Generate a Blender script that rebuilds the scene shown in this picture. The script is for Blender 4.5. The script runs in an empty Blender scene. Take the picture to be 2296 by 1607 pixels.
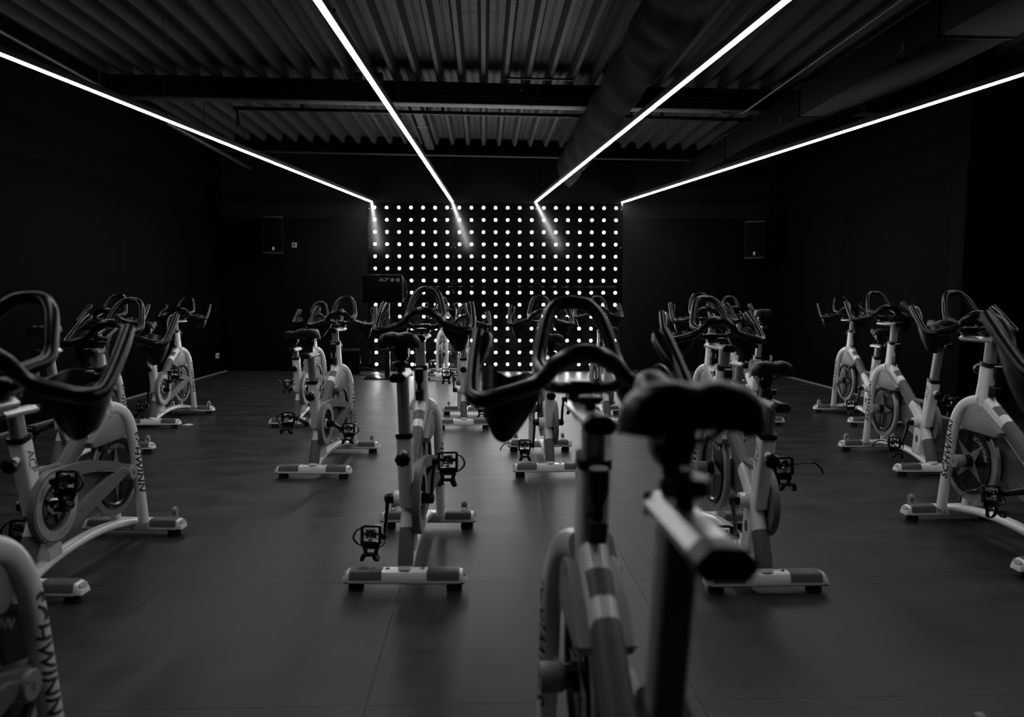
import bpy, bmesh, math, random
from math import sin, cos, pi, radians, atan2, hypot, sqrt
from mathutils import Vector, Matrix

random.seed(7)
scene = bpy.context.scene
COL = scene.collection

# ------------------------------------------------------------------ camera
CAM_H = 1.25
F_PX = 1731.2
YAW, PITCH, ROLL = 0.036407, 0.0779646, -0.00117775
cam_data = bpy.data.cameras.new('camera')
cam_data.sensor_width = 36.0
cam_data.sensor_fit = 'HORIZONTAL'
cam_data.lens = F_PX / 2296.0 * 36.0
cam_data.clip_start = 0.05
cam_data.clip_end = 60
cam_data.dof.use_dof = True
cam_data.dof.focus_distance = 5.6
cam_data.dof.aperture_fstop = 2.4
cam = bpy.data.objects.new('camera', cam_data)
COL.objects.link(cam)
_f = Vector((sin(YAW) * cos(PITCH), cos(YAW) * cos(PITCH), -sin(PITCH)))
_r = Vector((cos(YAW), -sin(YAW), 0))
_d = _f.cross(_r)
_r2 = _r * cos(ROLL) + _d * sin(ROLL)
_d2 = _d * cos(ROLL) - _r * sin(ROLL)
_m = Matrix((_r2, -_d2, -_f)).transposed().to_4x4()
_m.translation = (0, 0, CAM_H)
cam.matrix_world = _m
scene.camera = cam

# ------------------------------------------------------------------ world, light levels, exposure
world = bpy.data.worlds.new('world')
scene.world = world
world.use_nodes = True
world.node_tree.nodes['Background'].inputs[0].default_value = (0.5, 0.5, 0.5, 1)
world.node_tree.nodes['Background'].inputs[1].default_value = 0.0
STRIP_L = 41.0      # radiance of the ceiling light lines
LED_L = 63.0        # radiance of the lamps in the back wall
scene.view_settings.view_transform = 'Standard'
scene.view_settings.look = 'None'
scene.view_settings.gamma = 1.0
scene.view_settings.use_curve_mapping = False
scene.view_settings.exposure = 0.0
try:
    scene.cycles.use_denoising = True
    scene.cycles.max_bounces = 8
    scene.cycles.sample_clamp_indirect = 4.0
except Exception:
    pass

# ------------------------------------------------------------------ materials
def mat(name, base, rough=0.5, metal=0.0, spec=0.5, coat=0.0, noise=0.0, nscale=30.0, bump=0.0, bscale=200.0,
        rvar=0.0, emit=0.0, sheen=0.0):
    m = bpy.data.materials.new(name)
    m.use_nodes = True
    nt = m.node_tree
    N, L = nt.nodes, nt.links
    p = N['Principled BSDF']
    c = (base, base, base, 1.0)
    p.inputs['Base Color'].default_value = c
    p.inputs['Roughness'].default_value = rough
    p.inputs['Metallic'].default_value = metal
    p.inputs['Specular IOR Level'].default_value = spec
    p.inputs['Coat Weight'].default_value = coat
    p.inputs['Coat Roughness'].default_value = 0.12
    if emit:
        p.inputs['Emission Color'].default_value = (1, 1, 1, 1)
        p.inputs['Emission Strength'].default_value = emit
    if noise or rvar or bump:
        tc = N.new('ShaderNodeTexCoord')
    if noise or rvar:
        n = N.new('ShaderNodeTexNoise')
        n.inputs['Scale'].default_value = nscale
        n.inputs['Detail'].default_value = 4.0
        L.new(tc.outputs['Object'], n.inputs['Vector'])
        if noise:
            r = N.new('ShaderNodeMapRange')
            r.inputs[1].default_value, r.inputs[2].default_value = 0.25, 0.75
            r.inputs[3].default_value, r.inputs[4].default_value = base * (1 - noise), base * (1 + noise)
            L.new(n.outputs['Fac'], r.inputs[0])
            L.new(r.outputs[0], p.inputs['Base Color'])
        if rvar:
            r = N.new('ShaderNodeMapRange')
            r.inputs[1].default_value, r.inputs[2].default_value = 0.25, 0.75
            r.inputs[3].default_value, r.inputs[4].default_value = max(0.03, rough - rvar), rough + rvar
            L.new(n.outputs['Fac'], r.inputs[0])
            L.new(r.outputs[0], p.inputs['Roughness'])
    if bump:
        n2 = N.new('ShaderNodeTexNoise')
        n2.inputs['Scale'].default_value = bscale
        n2.inputs['Detail'].default_value = 3.0
        L.new(tc.outputs['Object'], n2.inputs['Vector'])
        b = N.new('ShaderNodeBump')
        b.inputs['Strength'].default_value = bump
        b.inputs['Distance'].default_value = 0.002
        L.new(n2.outputs['Fac'], b.inputs['Height'])
        L.new(b.outputs[0], p.inputs['Normal'])
    return m

def floor_material():
    m = bpy.data.materials.new('floor_vinyl')
    m.use_nodes = True
    nt = m.node_tree
    N, L = nt.nodes, nt.links
    p = N['Principled BSDF']
    tc = N.new('ShaderNodeTexCoord')
    geo = N.new('ShaderNodeNewGeometry')
    mp = N.new('ShaderNodeMapping')
    mp.inputs['Scale'].default_value = (1.0, 2.6, 1.0)
    L.new(geo.outputs['Position'], mp.inputs['Vector'])
    n1 = N.new('ShaderNodeTexNoise')
    n1.inputs['Scale'].default_value = 2.2
    n1.inputs['Detail'].default_value = 9.0
    n1.inputs['Roughness'].default_value = 0.68
    L.new(mp.outputs[0], n1.inputs['Vector'])
    r1 = N.new('ShaderNodeMapRange')
    r1.inputs[1].default_value, r1.inputs[2].default_value = 0.34, 0.66
    r1.inputs[3].default_value, r1.inputs[4].default_value = 0.014, 0.035
    L.new(n1.outputs['Fac'], r1.inputs[0])
    oi = N.new('ShaderNodeObjectInfo')
    r2 = N.new('ShaderNodeMapRange')
    r2.inputs[3].default_value, r2.inputs[4].default_value = 0.94, 1.06
    L.new(oi.outputs['Random'], r2.inputs[0])
    mu = N.new('ShaderNodeMath')
    mu.operation = 'MULTIPLY'
    L.new(r1.outputs[0], mu.inputs[0])
    L.new(r2.outputs[0], mu.inputs[1])
    L.new(mu.outputs[0], p.inputs['Base Color'])
    r3 = N.new('ShaderNodeMapRange')
    r3.inputs[1].default_value, r3.inputs[2].default_value = 0.3, 0.7
    r3.inputs[3].default_value, r3.inputs[4].default_value = 0.34, 0.46
    L.new(n1.outputs['Fac'], r3.inputs[0])
    L.new(r3.outputs[0], p.inputs['Roughness'])
    p.inputs['Specular IOR Level'].default_value = 0.20
    n2 = N.new('ShaderNodeTexNoise')
    n2.inputs['Scale'].default_value = 160.0
    n2.inputs['Detail'].default_value = 4.0
    L.new(geo.outputs['Position'], n2.inputs['Vector'])
    b = N.new('ShaderNodeBump')
    b.inputs['Strength'].default_value = 0.12
    b.inputs['Distance'].default_value = 0.002
    L.new(n2.outputs['Fac'], b.inputs['Height'])
    L.new(b.outputs[0], p.inputs['Normal'])
    return m

def galv_material(name, base):
    m = mat(name, base, rough=0.55, metal=0.05, spec=0.07, noise=0.22, nscale=9.0, rvar=0.08)
    nt = m.node_tree
    for n in nt.nodes:
        if n.type == 'TEX_NOISE':
            tc = [k for k in nt.nodes if k.type == 'TEX_COORD'][0]
            mp = nt.nodes.new('ShaderNodeMapping')
            mp.inputs['Scale'].default_value = (0.6, 3.0, 1.0)
            nt.links.new(tc.outputs['Object'], mp.inputs['Vector'])
            nt.links.new(mp.outputs[0], n.inputs['Vector'])
    return m

M = {}
M['floor'] = floor_material()
M['subfloor'] = mat('subfloor_black', 0.01, 0.9)
M['wall'] = mat('wall_black_paint', 0.0007, 0.7, spec=0.03, noise=0.25, nscale=6, bump=0.15, bscale=120)
M['wall_upper'] = mat('wall_upper_paint', 0.0012, 0.75, spec=0.03, noise=0.2, nscale=5, bump=0.1, bscale=90)
M['back'] = mat('back_wall_black', 0.003, 0.65, spec=0.1, noise=0.2, nscale=5, bump=0.1, bscale=90)
M['back_upper'] = mat('back_wall_upper', 0.012, 0.7, spec=0.1, noise=0.15, nscale=6)
M['cabinet'] = mat('speaker_cabinet', 0.004, 0.6, spec=0.12, noise=0.2, nscale=30)
M['strip_trim'] = mat('speaker_trim', 0.03, 0.6, spec=0.2, noise=0.1, nscale=30)
M['void'] = mat('recess_black', 0.002, 0.8, spec=0.1)
M['deck'] = galv_material('galvanised_deck', 0.045)
M['deck_back'] = mat('deck_board_black', 0.01, 0.9)
M['beam'] = mat('beam_black_paint', 0.004, 0.6, spec=0.2, noise=0.2, nscale=12)
M['flange'] = mat('beam_flange_grey', 0.06, 0.6, noise=0.15, nscale=10)
M['soffit'] = mat('soffit_dark', 0.0014, 0.7, spec=0.03, noise=0.3, nscale=7)
M['fabric'] = mat('duct_fabric', 0.004, 0.85, spec=0.04, noise=0.15, nscale=20, bump=0.3, bscale=500)
M['pipe'] = mat('pipe_dark', 0.006, 0.45, noise=0.2, nscale=15)
M['strip'] = mat('strip_diffuser', 0.8, 0.5, emit=STRIP_L)
M['led'] = mat('led_lens', 0.8, 0.4, emit=LED_L)
M['panel'] = mat('gloss_black_panel', 0.004, 0.085, spec=0.5, rvar=0.02, nscale=3.0)
M['white'] = mat('frame_white', 0.78, 0.28, coat=0.35, noise=0.04, nscale=25)
M['pad'] = mat('grey_pad', 0.085, 0.55, noise=0.1, nscale=60, bump=0.1, bscale=600)
M['guard'] = mat('guard_grey', 0.14, 0.5, noise=0.08, nscale=40)
M['ring'] = mat('guard_ring_silver', 0.42, 0.42, metal=0.3, noise=0.2, nscale=35)
M['cover'] = mat('cover_grey', 0.24, 0.5, noise=0.06, nscale=60, bump=0.15, bscale=700)
M['alu'] = mat('brushed_aluminium', 0.62, 0.36, metal=0.85, noise=0.1, nscale=50)
M['post'] = mat('post_aluminium', 0.34, 0.42, metal=0.6, noise=0.1, nscale=60)
M['chrome'] = mat('chrome', 0.75, 0.18, metal=1.0, noise=0.05, nscale=80)
M['black'] = mat('black_plastic', 0.003, 0.31, spec=0.4, noise=0.2, nscale=60)
M['grip'] = mat('black_grip', 0.002, 0.275, spec=0.30, noise=0.2, nscale=70)
M['saddle'] = mat('saddle_vinyl', 0.004, 0.38, spec=0.3, noise=0.2, nscale=60, bump=0.05, bscale=700)
M['gloss'] = mat('gloss_black', 0.004, 0.2, noise=0.2, nscale=50)
M['rubber'] = mat('rubber', 0.005, 0.8, noise=0.2, nscale=50)
M['fly'] = mat('flywheel_grey', 0.30, 0.42, metal=0.45, noise=0.08, nscale=40)
M['star'] = mat('star_grey', 0.17, 0.45, noise=0.08, nscale=40)
M['ink'] = mat('dark_lettering', 0.035, 0.5, noise=0.1, nscale=80)
M['ink_light'] = mat('light_lettering', 0.34, 0.5, noise=0.1, nscale=80)
M['label_grey'] = mat('warning_label', 0.10, 0.5, noise=0.25, nscale=120)
M['screen'] = mat('screen_black', 0.001, 0.5, spec=0.05, noise=0.2, nscale=10)
M['plate'] = mat('socket_plate', 0.45, 0.5, noise=0.05, nscale=30)
M['paper'] = mat('paper', 0.7, 0.8, noise=0.05, nscale=30)
M['base_trim'] = mat('baseboard_grey', 0.16, 0.5, noise=0.1, nscale=20)

# ------------------------------------------------------------------ mesh helpers
class MB:
    def __init__(self):
        self.v, self.f = [], []
    def add(self, vs, fs, xf=None):
        b = len(self.v)
        self.v += [tuple(xf @ Vector(p)) if xf else tuple(p) for p in vs]
        self.f += [tuple(b + i for i in q) for q in fs]
        return self
    def mesh(self, name, material, smooth=True, angle=40):
        me = bpy.data.meshes.new(name)
        me.from_pydata(self.v, [], self.f)
        me.update()
        bm = bmesh.new()
        bm.from_mesh(me)
        bmesh.ops.recalc_face_normals(bm, faces=bm.faces)
        bm.to_mesh(me)
        bm.free()
        mats = material if isinstance(material, (list, tuple)) else [material]
        for m_ in mats:
            me.materials.append(m_)
        if smooth:
            for p in me.polygons:
                p.use_smooth = True
            me.set_sharp_from_angle(angle=radians(angle))
        return me

def catmull(pts, sub=6, closed=False):
    P = [Vector(p) for p in pts]
    out = []
    n = len(P)
    rng = range(n if closed else n - 1)
    for i in rng:
        if closed:
            a, b, c, d = P[(i - 1) % n], P[i], P[(i + 1) % n], P[(i + 2) % n]
        else:
            b, c = P[i], P[i + 1]
            a = P[i - 1] if i else b * 2 - c
            d = P[i + 2] if i + 2 < n else c * 2 - b
        for k in range(sub):
            t = k / sub
            out.append(0.5 * ((2 * b) + (c - a) * t + (2 * a - 5 * b + 4 * c - d) * t * t + (3 * b - a - 3 * c + d) * t ** 3))
    if not closed:
        out.append(P[-1])
    return out

def lerp_list(vals, n):
    if isinstance(vals, (int, float)):
        return [vals] * n
    k = len(vals)
    out = []
    for i in range(n):
        t = i / (n - 1) * (k - 1)
        j = min(int(t), k - 2)
        out.append(vals[j] + (vals[j + 1] - vals[j]) * (t - j))
    return out

def superell(n, e):
    o = []
    for i in range(n):
        a = 2 * pi * (i + 0.5) / n
        c, s = cos(a), sin(a)
        o.append((math.copysign(abs(c) ** e, c), math.copysign(abs(s) ** e, s)))
    return o

def sweep(mb, path, ra, rb=None, n=12, e=1.0, ref=(1, 0, 0), cap=True, closed=False, transport=False):
    P = [Vector(p) for p in path]
    N = len(P)
    A = lerp_list(ra, N)
    B = lerp_list(rb if rb is not None else ra, N)
    sec = superell(n, e)
    ref = Vector(ref)
    vs, fs = [], []
    side = None
    for i in range(N):
        if closed:
            T = (P[(i + 1) % N] - P[(i - 1) % N]).normalized()
        else:
            T = (P[min(i + 1, N - 1)] - P[max(i - 1, 0)]).normalized()
        if transport and side is not None:
            s = side - T * side.dot(T)
        else:
            s = ref - T * ref.dot(T)
            if s.length < 1e-4:
                s = Vector((0, 1, 0)) - T * T.y
        side = s.normalized()
        up = T.cross(side)
        for (a, b) in sec:
            vs.append(P[i] + side * (a * A[i]) + up * (b * B[i]))
    for i in range(N if closed else N - 1):
        j = (i + 1) % N
        for k in range(n):
            k2 = (k + 1) % n
            fs.append((i * n + k, i * n + k2, j * n + k2, j * n + k))
    if cap and not closed:
        fs.append(tuple(range(n)))
        fs.append(tuple((N - 1) * n + k for k in range(n)))
    return mb.add(vs, fs)

def axis_mat(center, axis):
    z = Vector(axis).normalized()
    x = Vector((1, 0, 0)) if abs(z.x) < 0.9 else Vector((0, 1, 0))
    y = z.cross(x).normalized()
    x = y.cross(z)
    m = Matrix((x, y, z)).transposed().to_4x4()
    m.translation = Vector(center)
    return m

def lathe(mb, prof, center, axis, n=20, lobes=0, lobe_amp=0.0, cap=True):
    """prof: list of (radius, height along axis)"""
    vs, fs = [], []
    for (r, h) in prof:
        for k in range(n):
            a = 2 * pi * k / n
            rr = r * (1 + lobe_amp * cos(lobes * a)) if lobes else r
            vs.append((rr * cos(a), rr * sin(a), h))
    m = len(prof)
    for i in range(m - 1):
        for k in range(n):
            k2 = (k + 1) % n
            fs.append((i * n + k, i * n + k2, (i + 1) * n + k2, (i + 1) * n + k))
    if cap and prof[0][0] > 1e-6:
        fs.append(tuple(range(n)))
    if cap and prof[-1][0] > 1e-6:
        fs.append(tuple((m - 1) * n + k for k in range(n)))
    return mb.add(vs, fs, axis_mat(center, axis))

def from_bm(mb, bm, xf=None):
    bm.verts.index_update()
    vs = [v.co.copy() for v in bm.verts]
    fs = [tuple(v.index for v in f.verts) for f in bm.faces]
    bm.free()
    return mb.add(vs, fs, xf)

def rbox(mb, c, s, bev=0.0, seg=2, rot=None):
    bm = bmesh.new()
    bmesh.ops.create_cube(bm, size=1.0)
    for v in bm.verts:
        v.co = Vector((v.co.x * s[0], v.co.y * s[1], v.co.z * s[2]))
    if bev > 0:
        bmesh.ops.bevel(bm, geom=bm.edges[:], offset=bev, segments=seg, affect='EDGES', profile=0.5)
    xf = Matrix.Translation(Vector(c))
    if rot is not None:
        xf = xf @ rot.to_4x4()
    return from_bm(mb, bm, xf)

def prism(mb, poly, x0, x1, bev=0.0, seg=2, plane='yz'):
    """extrude a 2-D outline (y,z) between x0 and x1"""
    bm = bmesh.new()
    def pt(a, b, x):
        return (x, a, b) if plane == 'yz' else ((a, x, b) if plane == 'xz' else (a, b, x))
    A = [bm.verts.new(pt(a, b, x0)) for a, b in poly]
    B = [bm.verts.new(pt(a, b, x1)) for a, b in poly]
    bm.faces.new(A)
    bm.faces.new(B)
    n = len(poly)
    for i in range(n):
        bm.faces.new((A[i], A[(i + 1) % n], B[(i + 1) % n], B[i]))
    if bev:
        ed = [e for e in bm.edges if (e.verts[0] in A) == (e.verts[1] in A)]
        bmesh.ops.bevel(bm, geom=ed, offset=bev, segments=seg, affect='EDGES', profile=0.5)
    return from_bm(mb, bm)

def annulus(mb, cy, cz, r0, r1, x0, x1, n=40):
    vs, fs = [], []
    for (r, x) in ((r0, x0), (r1, x0), (r1, x1), (r0, x1)):
        for k in range(n):
            a = 2 * pi * k / n
            vs.append((x, cy + r * cos(a), cz + r * sin(a)))
    for i in range(4):
        j = (i + 1) % 4
        for k in range(n):
            k2 = (k + 1) % n
            fs.append((i * n + k, i * n + k2, j * n + k2, j * n + k))
    return mb.add(vs, fs)

def disc(mb, cy, cz, r, x0, x1, n=40):
    vs, fs = [], []
    for x in (x0, x1):
        for k in range(n):
            a = 2 * pi * k / n
            vs.append((x, cy + r * cos(a), cz + r * sin(a)))
    fs.append(tuple(range(n)))
    fs.append(tuple(range(n, 2 * n)))
    for k in range(n):
        k2 = (k + 1) % n
        fs.append((k, k2, n + k2, n + k))
    return mb.add(vs, fs)

def text_geo(s, size=1.0, shear=0.0, offset=0.0, spacing=1.0, extrude=0.0, res=2):
    cu = bpy.data.curves.new('lettering_curve', 'FONT')
    cu.body = s
    cu.size = size
    cu.shear = shear
    cu.offset = offset
    cu.space_character = spacing
    cu.extrude = extrude
    cu.resolution_u = res
    cu.align_x = 'CENTER'
    cu.align_y = 'CENTER'
    ob = bpy.data.objects.new('lettering_tmp', cu)
    COL.objects.link(ob)
    dg = bpy.context.evaluated_depsgraph_get()
    me = bpy.data.meshes.new_from_object(ob.evaluated_get(dg))
    vs = [v.co.copy() for v in me.vertices]
    fs = [tuple(p.vertices) for p in me.polygons]
    bpy.data.objects.remove(ob)
    bpy.data.curves.remove(cu)
    bpy.data.meshes.remove(me)
    return vs, fs

def link(name, me, parent=None, loc=(0, 0, 0), rot=None, kind=None):
    o = bpy.data.objects.new(name, me)
    COL.objects.link(o)
    o.location = loc
    if rot is not None:
        o.rotation_euler = rot
    if parent is not None:
        o.parent = parent
    if kind:
        o['kind'] = kind
    return o

def tag(o, label, cat, group=None):
    o['label'] = label
    o['category'] = cat
    if group:
        o['group'] = group
    return o

def empty(name, loc=(0, 0, 0), rz=0.0):
    o = bpy.data.objects.new(name, None)
    o.empty_display_size = 0.1
    COL.objects.link(o)
    o.location = loc
    o.rotation_euler = (0, 0, rz)
    return o

def boxmesh(name, lo, hi, material, bev=0.0):
    mb = MB()
    rbox(mb, [(a + b) / 2 for a, b in zip(lo, hi)], [b - a for a, b in zip(lo, hi)], bev)
    return mb.mesh(name, material, smooth=bev > 0)

# ------------------------------------------------------------------ the room
XL, XR = -4.395, 4.838
YB0 = 13.2576
XP0 = -1.83984
TB = -0.02263                      # the back wall stands very slightly askew to the side walls
ROOM_Y0 = -2.6
def back_y(x):
    return YB0 + (x - XP0) * math.tan(TB)
XREC = 6.6                         # back of the recess on the right
YPIL = 7.676                       # where the right wall ends

# floor
floor = link('floor', boxmesh('floor', (XL - 0.1, ROOM_Y0, -0.12), (XREC, 13.7, -0.004), M['subfloor']), kind='structure')
TS = 1.035
xs = sorted({XL} | {-1.40 + TS * k for k in range(-3, 9) if XL < -1.40 + TS * k < XREC} | {XREC})
ys = sorted({ROOM_Y0} | {4.37 + TS * k for k in range(-7, 10) if ROOM_Y0 < 4.37 + TS * k < 13.6} | {13.62})
_tile_cache = {}
def tile_mesh(w, d):
    key = (round(w, 3), round(d, 3))
    if key not in _tile_cache:
        mb = MB()
        g, b, h = 0.0003, 0.0006, 0.004
        lo = (-w / 2 + g, -d / 2 + g, w / 2 - g, d / 2 - g)
        vs = [(lo[0], lo[1], -h), (lo[2], lo[1], -h), (lo[2], lo[3], -h), (lo[0], lo[3], -h),
              (lo[0] + b, lo[1] + b, 0), (lo[2] - b, lo[1] + b, 0), (lo[2] - b, lo[3] - b, 0), (lo[0] + b, lo[3] - b, 0)]
        mb.add(vs, [(4, 5, 6, 7), (0, 1, 5, 4), (1, 2, 6, 5), (2, 3, 7, 6), (3, 0, 4, 7)])
        me = bpy.data.meshes.new('floor_tile')
        me.from_pydata(mb.v, [], mb.f)
        me.materials.append(M['floor'])
        _tile_cache[key] = me
    return _tile_cache[key]
for i in range(len(xs) - 1):
    for j in range(len(ys) - 1):
        w, d = xs[i + 1] - xs[i], ys[j + 1] - ys[j]
        if xs[i] > 5.2 and ys[j] > 8.2:
            continue
        link('floor_tile', tile_mesh(w, d), floor, ((xs[i] + xs[i + 1]) / 2, (ys[j] + ys[j + 1]) / 2, 0))

WTOP = 4.3
WB = 2.615                         # top edge of the wall boards
def wall_boards(parent, axis, fixed, thick, a0, a1, width, z0, z1, first=None, mat_=None):
    """upright boards on a wall, thin gaps between them"""
    a = a0
    cuts = [a0]
    if first:
        a = a0 + first
        cuts.append(a)
    while a + width < a1 - 0.2:
        a += width
        cuts.append(a)
    cuts.append(a1)
    for p, q in zip(cuts[:-1], cuts[1:]):
        g = 0.002
        if axis == 'y':
            lo, hi = (min(fixed, fixed + thick), p + g, z0), (max(fixed, fixed + thick), q - g, z1)
        else:
            lo, hi = (p + g, min(fixed, fixed + thick), z0), (q - g, max(fixed, fixed + thick), z1)
        link('wall_board', boxmesh('wall_board', lo, hi, mat_ or M['wall'], 0.002), parent)

wall_left = link('wall_left', boxmesh('wall_left', (XL - 0.22, ROOM_Y0, -0.05), (XL - 0.02, 13.6, WTOP), M['wall_upper']), kind='structure')
wall_boards(wall_left, 'y', XL - 0.02, 0.02, ROOM_Y0, 13.35, 2.44, 0.0, WB)
wall_right = link('wall_right', boxmesh('wall_right', (XR + 0.02, YPIL, -0.05), (XR + 0.22, 13.6, WTOP), M['wall_upper']), kind='structure')
wall_boards(wall_right, 'y', XR + 0.02, -0.02, YPIL, 13.12, 2.44, 0.0, WB, first=0.26)
# recess beyond the end of the right wall
wall_recess = link('wall_recess', boxmesh('wall_recess', (XREC, ROOM_Y0, -0.05), (XREC + 0.15, YPIL + 1.6, WTOP), M['void']), kind='structure')
wall_return = link('wall_return', boxmesh('wall_return', (XR + 0.22, YPIL + 1.4, -0.05), (XREC, YPIL + 1.55, WTOP), M['void']), kind='structure')
wall_rear = link('wall_rear', boxmesh('wall_rear', (XL - 0.2, ROOM_Y0 - 0.15, -0.05), (XREC + 0.15, ROOM_Y0, WTOP), M['void']), kind='structure')

# back wall, built flat along x then turned by TB about the panel's corner
wall_back = link('wall_back', boxmesh('wall_back', (-3.2, 0.03, -0.05), (7.6, 0.23, WTOP), M['back_upper']), loc=(XP0, YB0, 0), rot=(0, 0, TB), kind='structure')
PX0, PX1 = -0.125, 4.195           # lamp wall extent along the back wall
wall_boards(wall_back, 'x', 0.03, -0.03, -2.65, PX0 - 0.003, 2.44, 0.0, 2.60, mat_=M['back'])
wall_boards(wall_back, 'x', 0.03, -0.03, PX1 + 0.003, 6.75, 2.44, 0.0, 2.60, mat_=M['back'])

# door in the recess
door_1 = link('door_1', boxmesh('door_1', (XREC - 0.05, 6.35, 0.0), (XREC, 7.25, 2.12), M['beam'], 0.004), kind='structure')
mb = MB()
for lo, hi in (((XREC - 0.07, 6.27, 0), (XREC, 6.35, 2.2)), ((XREC - 0.07, 7.25, 0), (XREC, 7.33, 2.2)), ((XREC - 0.07, 6.35, 2.12), (XREC, 7.25, 2.2))):
    rbox(mb, [(a + b) / 2 for a, b in zip(lo, hi)], [b - a for a, b in zip(lo, hi)], 0.004)
link('door_frame', mb.mesh('door_frame', M['soffit']), door_1)
mb = MB()
sweep(mb, [(XREC - 0.055, 6.45, 1.05), (XREC - 0.11, 6.45, 1.05), (XREC - 0.11, 6.58, 1.05)], 0.01, n=8, ref=(0, 0, 1))
link('door_handle', mb.mesh('door_handle', M['chrome']), door_1)

# thin grey skirting at the foot of the side walls
bl = link('baseboard_left', boxmesh('baseboard_left', (XL, ROOM_Y0, 0.001), (XL + 0.008, 13.33, 0.022), M['base_trim']), kind='structure')
br = link('baseboard_right', boxmesh('baseboard_right', (XR - 0.008, YPIL, 0.001), (XR, 13.1, 0.022), M['base_trim']), kind='structure')
bb = link('baseboard_back', boxmesh('baseboard_back', (-2.55, -0.006, 0.001), (PX0 - 0.02, 0.0, 0.012), M['beam']), loc=(XP0, YB0, 0), rot=(0, 0, TB), kind='structure')

# ------------------------------------------------------------------ ceiling: trapezoidal steel deck, ribs along the room
SLOPE = 0.0124
ZD = 3.755
ceiling = link('ceiling', boxmesh('ceiling', (-5.0, ROOM_Y0, 0.125), (7.2, 13.7, 0.2), M['deck_back']), loc=(0, 0, ZD), rot=(0, SLOPE, 0), kind='structure')
RP, RH = 0.256, 0.106
def deck_profile(x0):
    """one rib and the wide flange after it, with a shallow double groove"""
    lw, web = 0.043, 0.034
    u = [(x0 - lw / 2, 0.0), (x0 + lw / 2, 0.0), (x0 + lw / 2 + web, RH)]
    a, b = x0 + lw / 2 + web, x0 + RP - lw / 2 - web
    c = (a + b) / 2
    for (dx, dz) in ((-0.016, 0), (-0.012, -0.009), (-0.006, -0.009), (-0.003, 0), (0.003, 0), (0.006, -0.009), (0.012, -0.009), (0.016, 0)):
        u.append((c + dx, RH + dz))
    u.append((b, RH))
    return u
_sheet = None
def deck_sheet_mesh(y0, y1):
    prof = []
    for k in range(3):
        prof += deck_profile(RP * k)
    prof.append((RP * 3 - 0.0215, 0.0))
    vs = [(x, y0, z) for x, z in prof] + [(x, y1, z) for x, z in prof]
    n = len(prof)
    mb_ = MB()
    mb_.add(vs, [(i, i + 1, n + i + 1, n + i) for i in range(n - 1)])
    return mb_.mesh('deck_sheet', M['deck'], smooth=False)
sheet_a = deck_sheet_mesh(ROOM_Y0, 9.33)
sheet_b = deck_sheet_mesh(9.335, 13.22)
x = -RP * 18
while x < 6.8:
    link('deck_sheet', sheet_a, ceiling, (x, 0, 0))
    link('deck_sheet', sheet_b, ceiling, (x, 0, 0.001))
    x += RP * 3

# cross beam under the deck
def roofed(name, loc=(0, 0, ZD)):
    e = empty(name, loc)
    e.rotation_euler = (0, SLOPE, 0)
    return e
beam = roofed('steel_beam')
tag(beam, 'black steel cross beam carrying the corrugated ceiling deck', 'beam')
link('web', boxmesh('web', (-4.38, 9.322, -0.235), (6.5, 9.335, -0.012), M['beam']), beam)
link('upper_flange', boxmesh('upper_flange', (-4.38, 9.24, -0.012), (6.5, 9.42, 0.0), M['beam'], 0.002), beam)
link('lower_flange', boxmesh('lower_flange', (-4.38, 9.24, -0.247), (6.5, 9.42, -0.235), M['flange'], 0.002), beam)
link('front_plate', boxmesh('front_plate', (-4.38, 9.232, -0.238), (6.5, 9.24, -0.002), M['beam']), beam)
beam2 = roofed('header_beam')
tag(beam2, 'black header beam closing the deck above the back wall', 'beam')
link('web', boxmesh('web', (-4.38, 13.0, -0.15), (6.5, 13.02, 0.1), M['back']), beam2)
link('lower_flange', boxmesh('lower_flange', (-4.38, 12.985, -0.165), (6.5, 13.09, -0.15), M['flange'], 0.002), beam2)
# long flat steel box running from the cross beam to the back wall
tray = roofed('cable_tray')
tag(tray, 'grey flat steel channel running lengthwise under the far deck', 'channel')
mb = MB()
rbox(mb, (-0.87, 11.2, -0.045), (0.115, 3.52, 0.085), 0.004)
link('channel_body', mb.mesh('channel_body', M['deck']), tray)
for yy in (9.9, 11.3, 12.6):
    link('hanger', boxmesh('hanger', (-0.95, yy - 0.02, -0.09), (-0.79, yy + 0.02, -0.084), M['flange']), tray)

# pipes and rods under the ceiling
def pipe_thing(name, pts, r, label, cat, mat_='pipe', sub=5, fittings=()):
    e = empty(name, pts[0])
    o = Vector(pts[0])
    mb_ = MB()
    sweep(mb_, catmull([Vector(p) - o for p in pts], sub) if sub else [Vector(p) - o for p in pts], r, n=12, ref=(0, 0, 1), transport=True)
    link('pipe_run', mb_.mesh('pipe_run', M[mat_]), e)
    for (p, q, rr) in fittings:
        mb_ = MB()
        sweep(mb_, [Vector(p) - o, Vector(q) - o], rr, n=8, ref=(0, 1, 0.1))
        link('pipe_hanger', mb_.mesh('pipe_hanger', M[mat_]), e)
    tag(e, label, cat)
    return e
def roofz(x, z):
    return z - SLOPE * x
pipe_thing('sprinkler_pipe', [(-3.1, 10.1, roofz(-3.1, 3.38)), (-3.1, 10.1, roofz(-3.1, 3.56)), (-3.04, 10.1, roofz(-3.04, 3.60)), (-2.9, 10.1, roofz(-2.9, 3.60)), (0, 10.1, roofz(0, 3.60)), (4.6, 10.1, roofz(4.6, 3.60))], 0.024,
           'black pipe crossing the ceiling just behind the cross beam', 'pipe', sub=6,
           fittings=[((xx, 10.1, roofz(xx, 3.60)), (xx, 10.1, roofz(xx, 3.75)), 0.012 if k % 2 else 0.02) for k, xx in enumerate((-2.3, -0.72, -0.52, 1.9, 2.3))])
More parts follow.
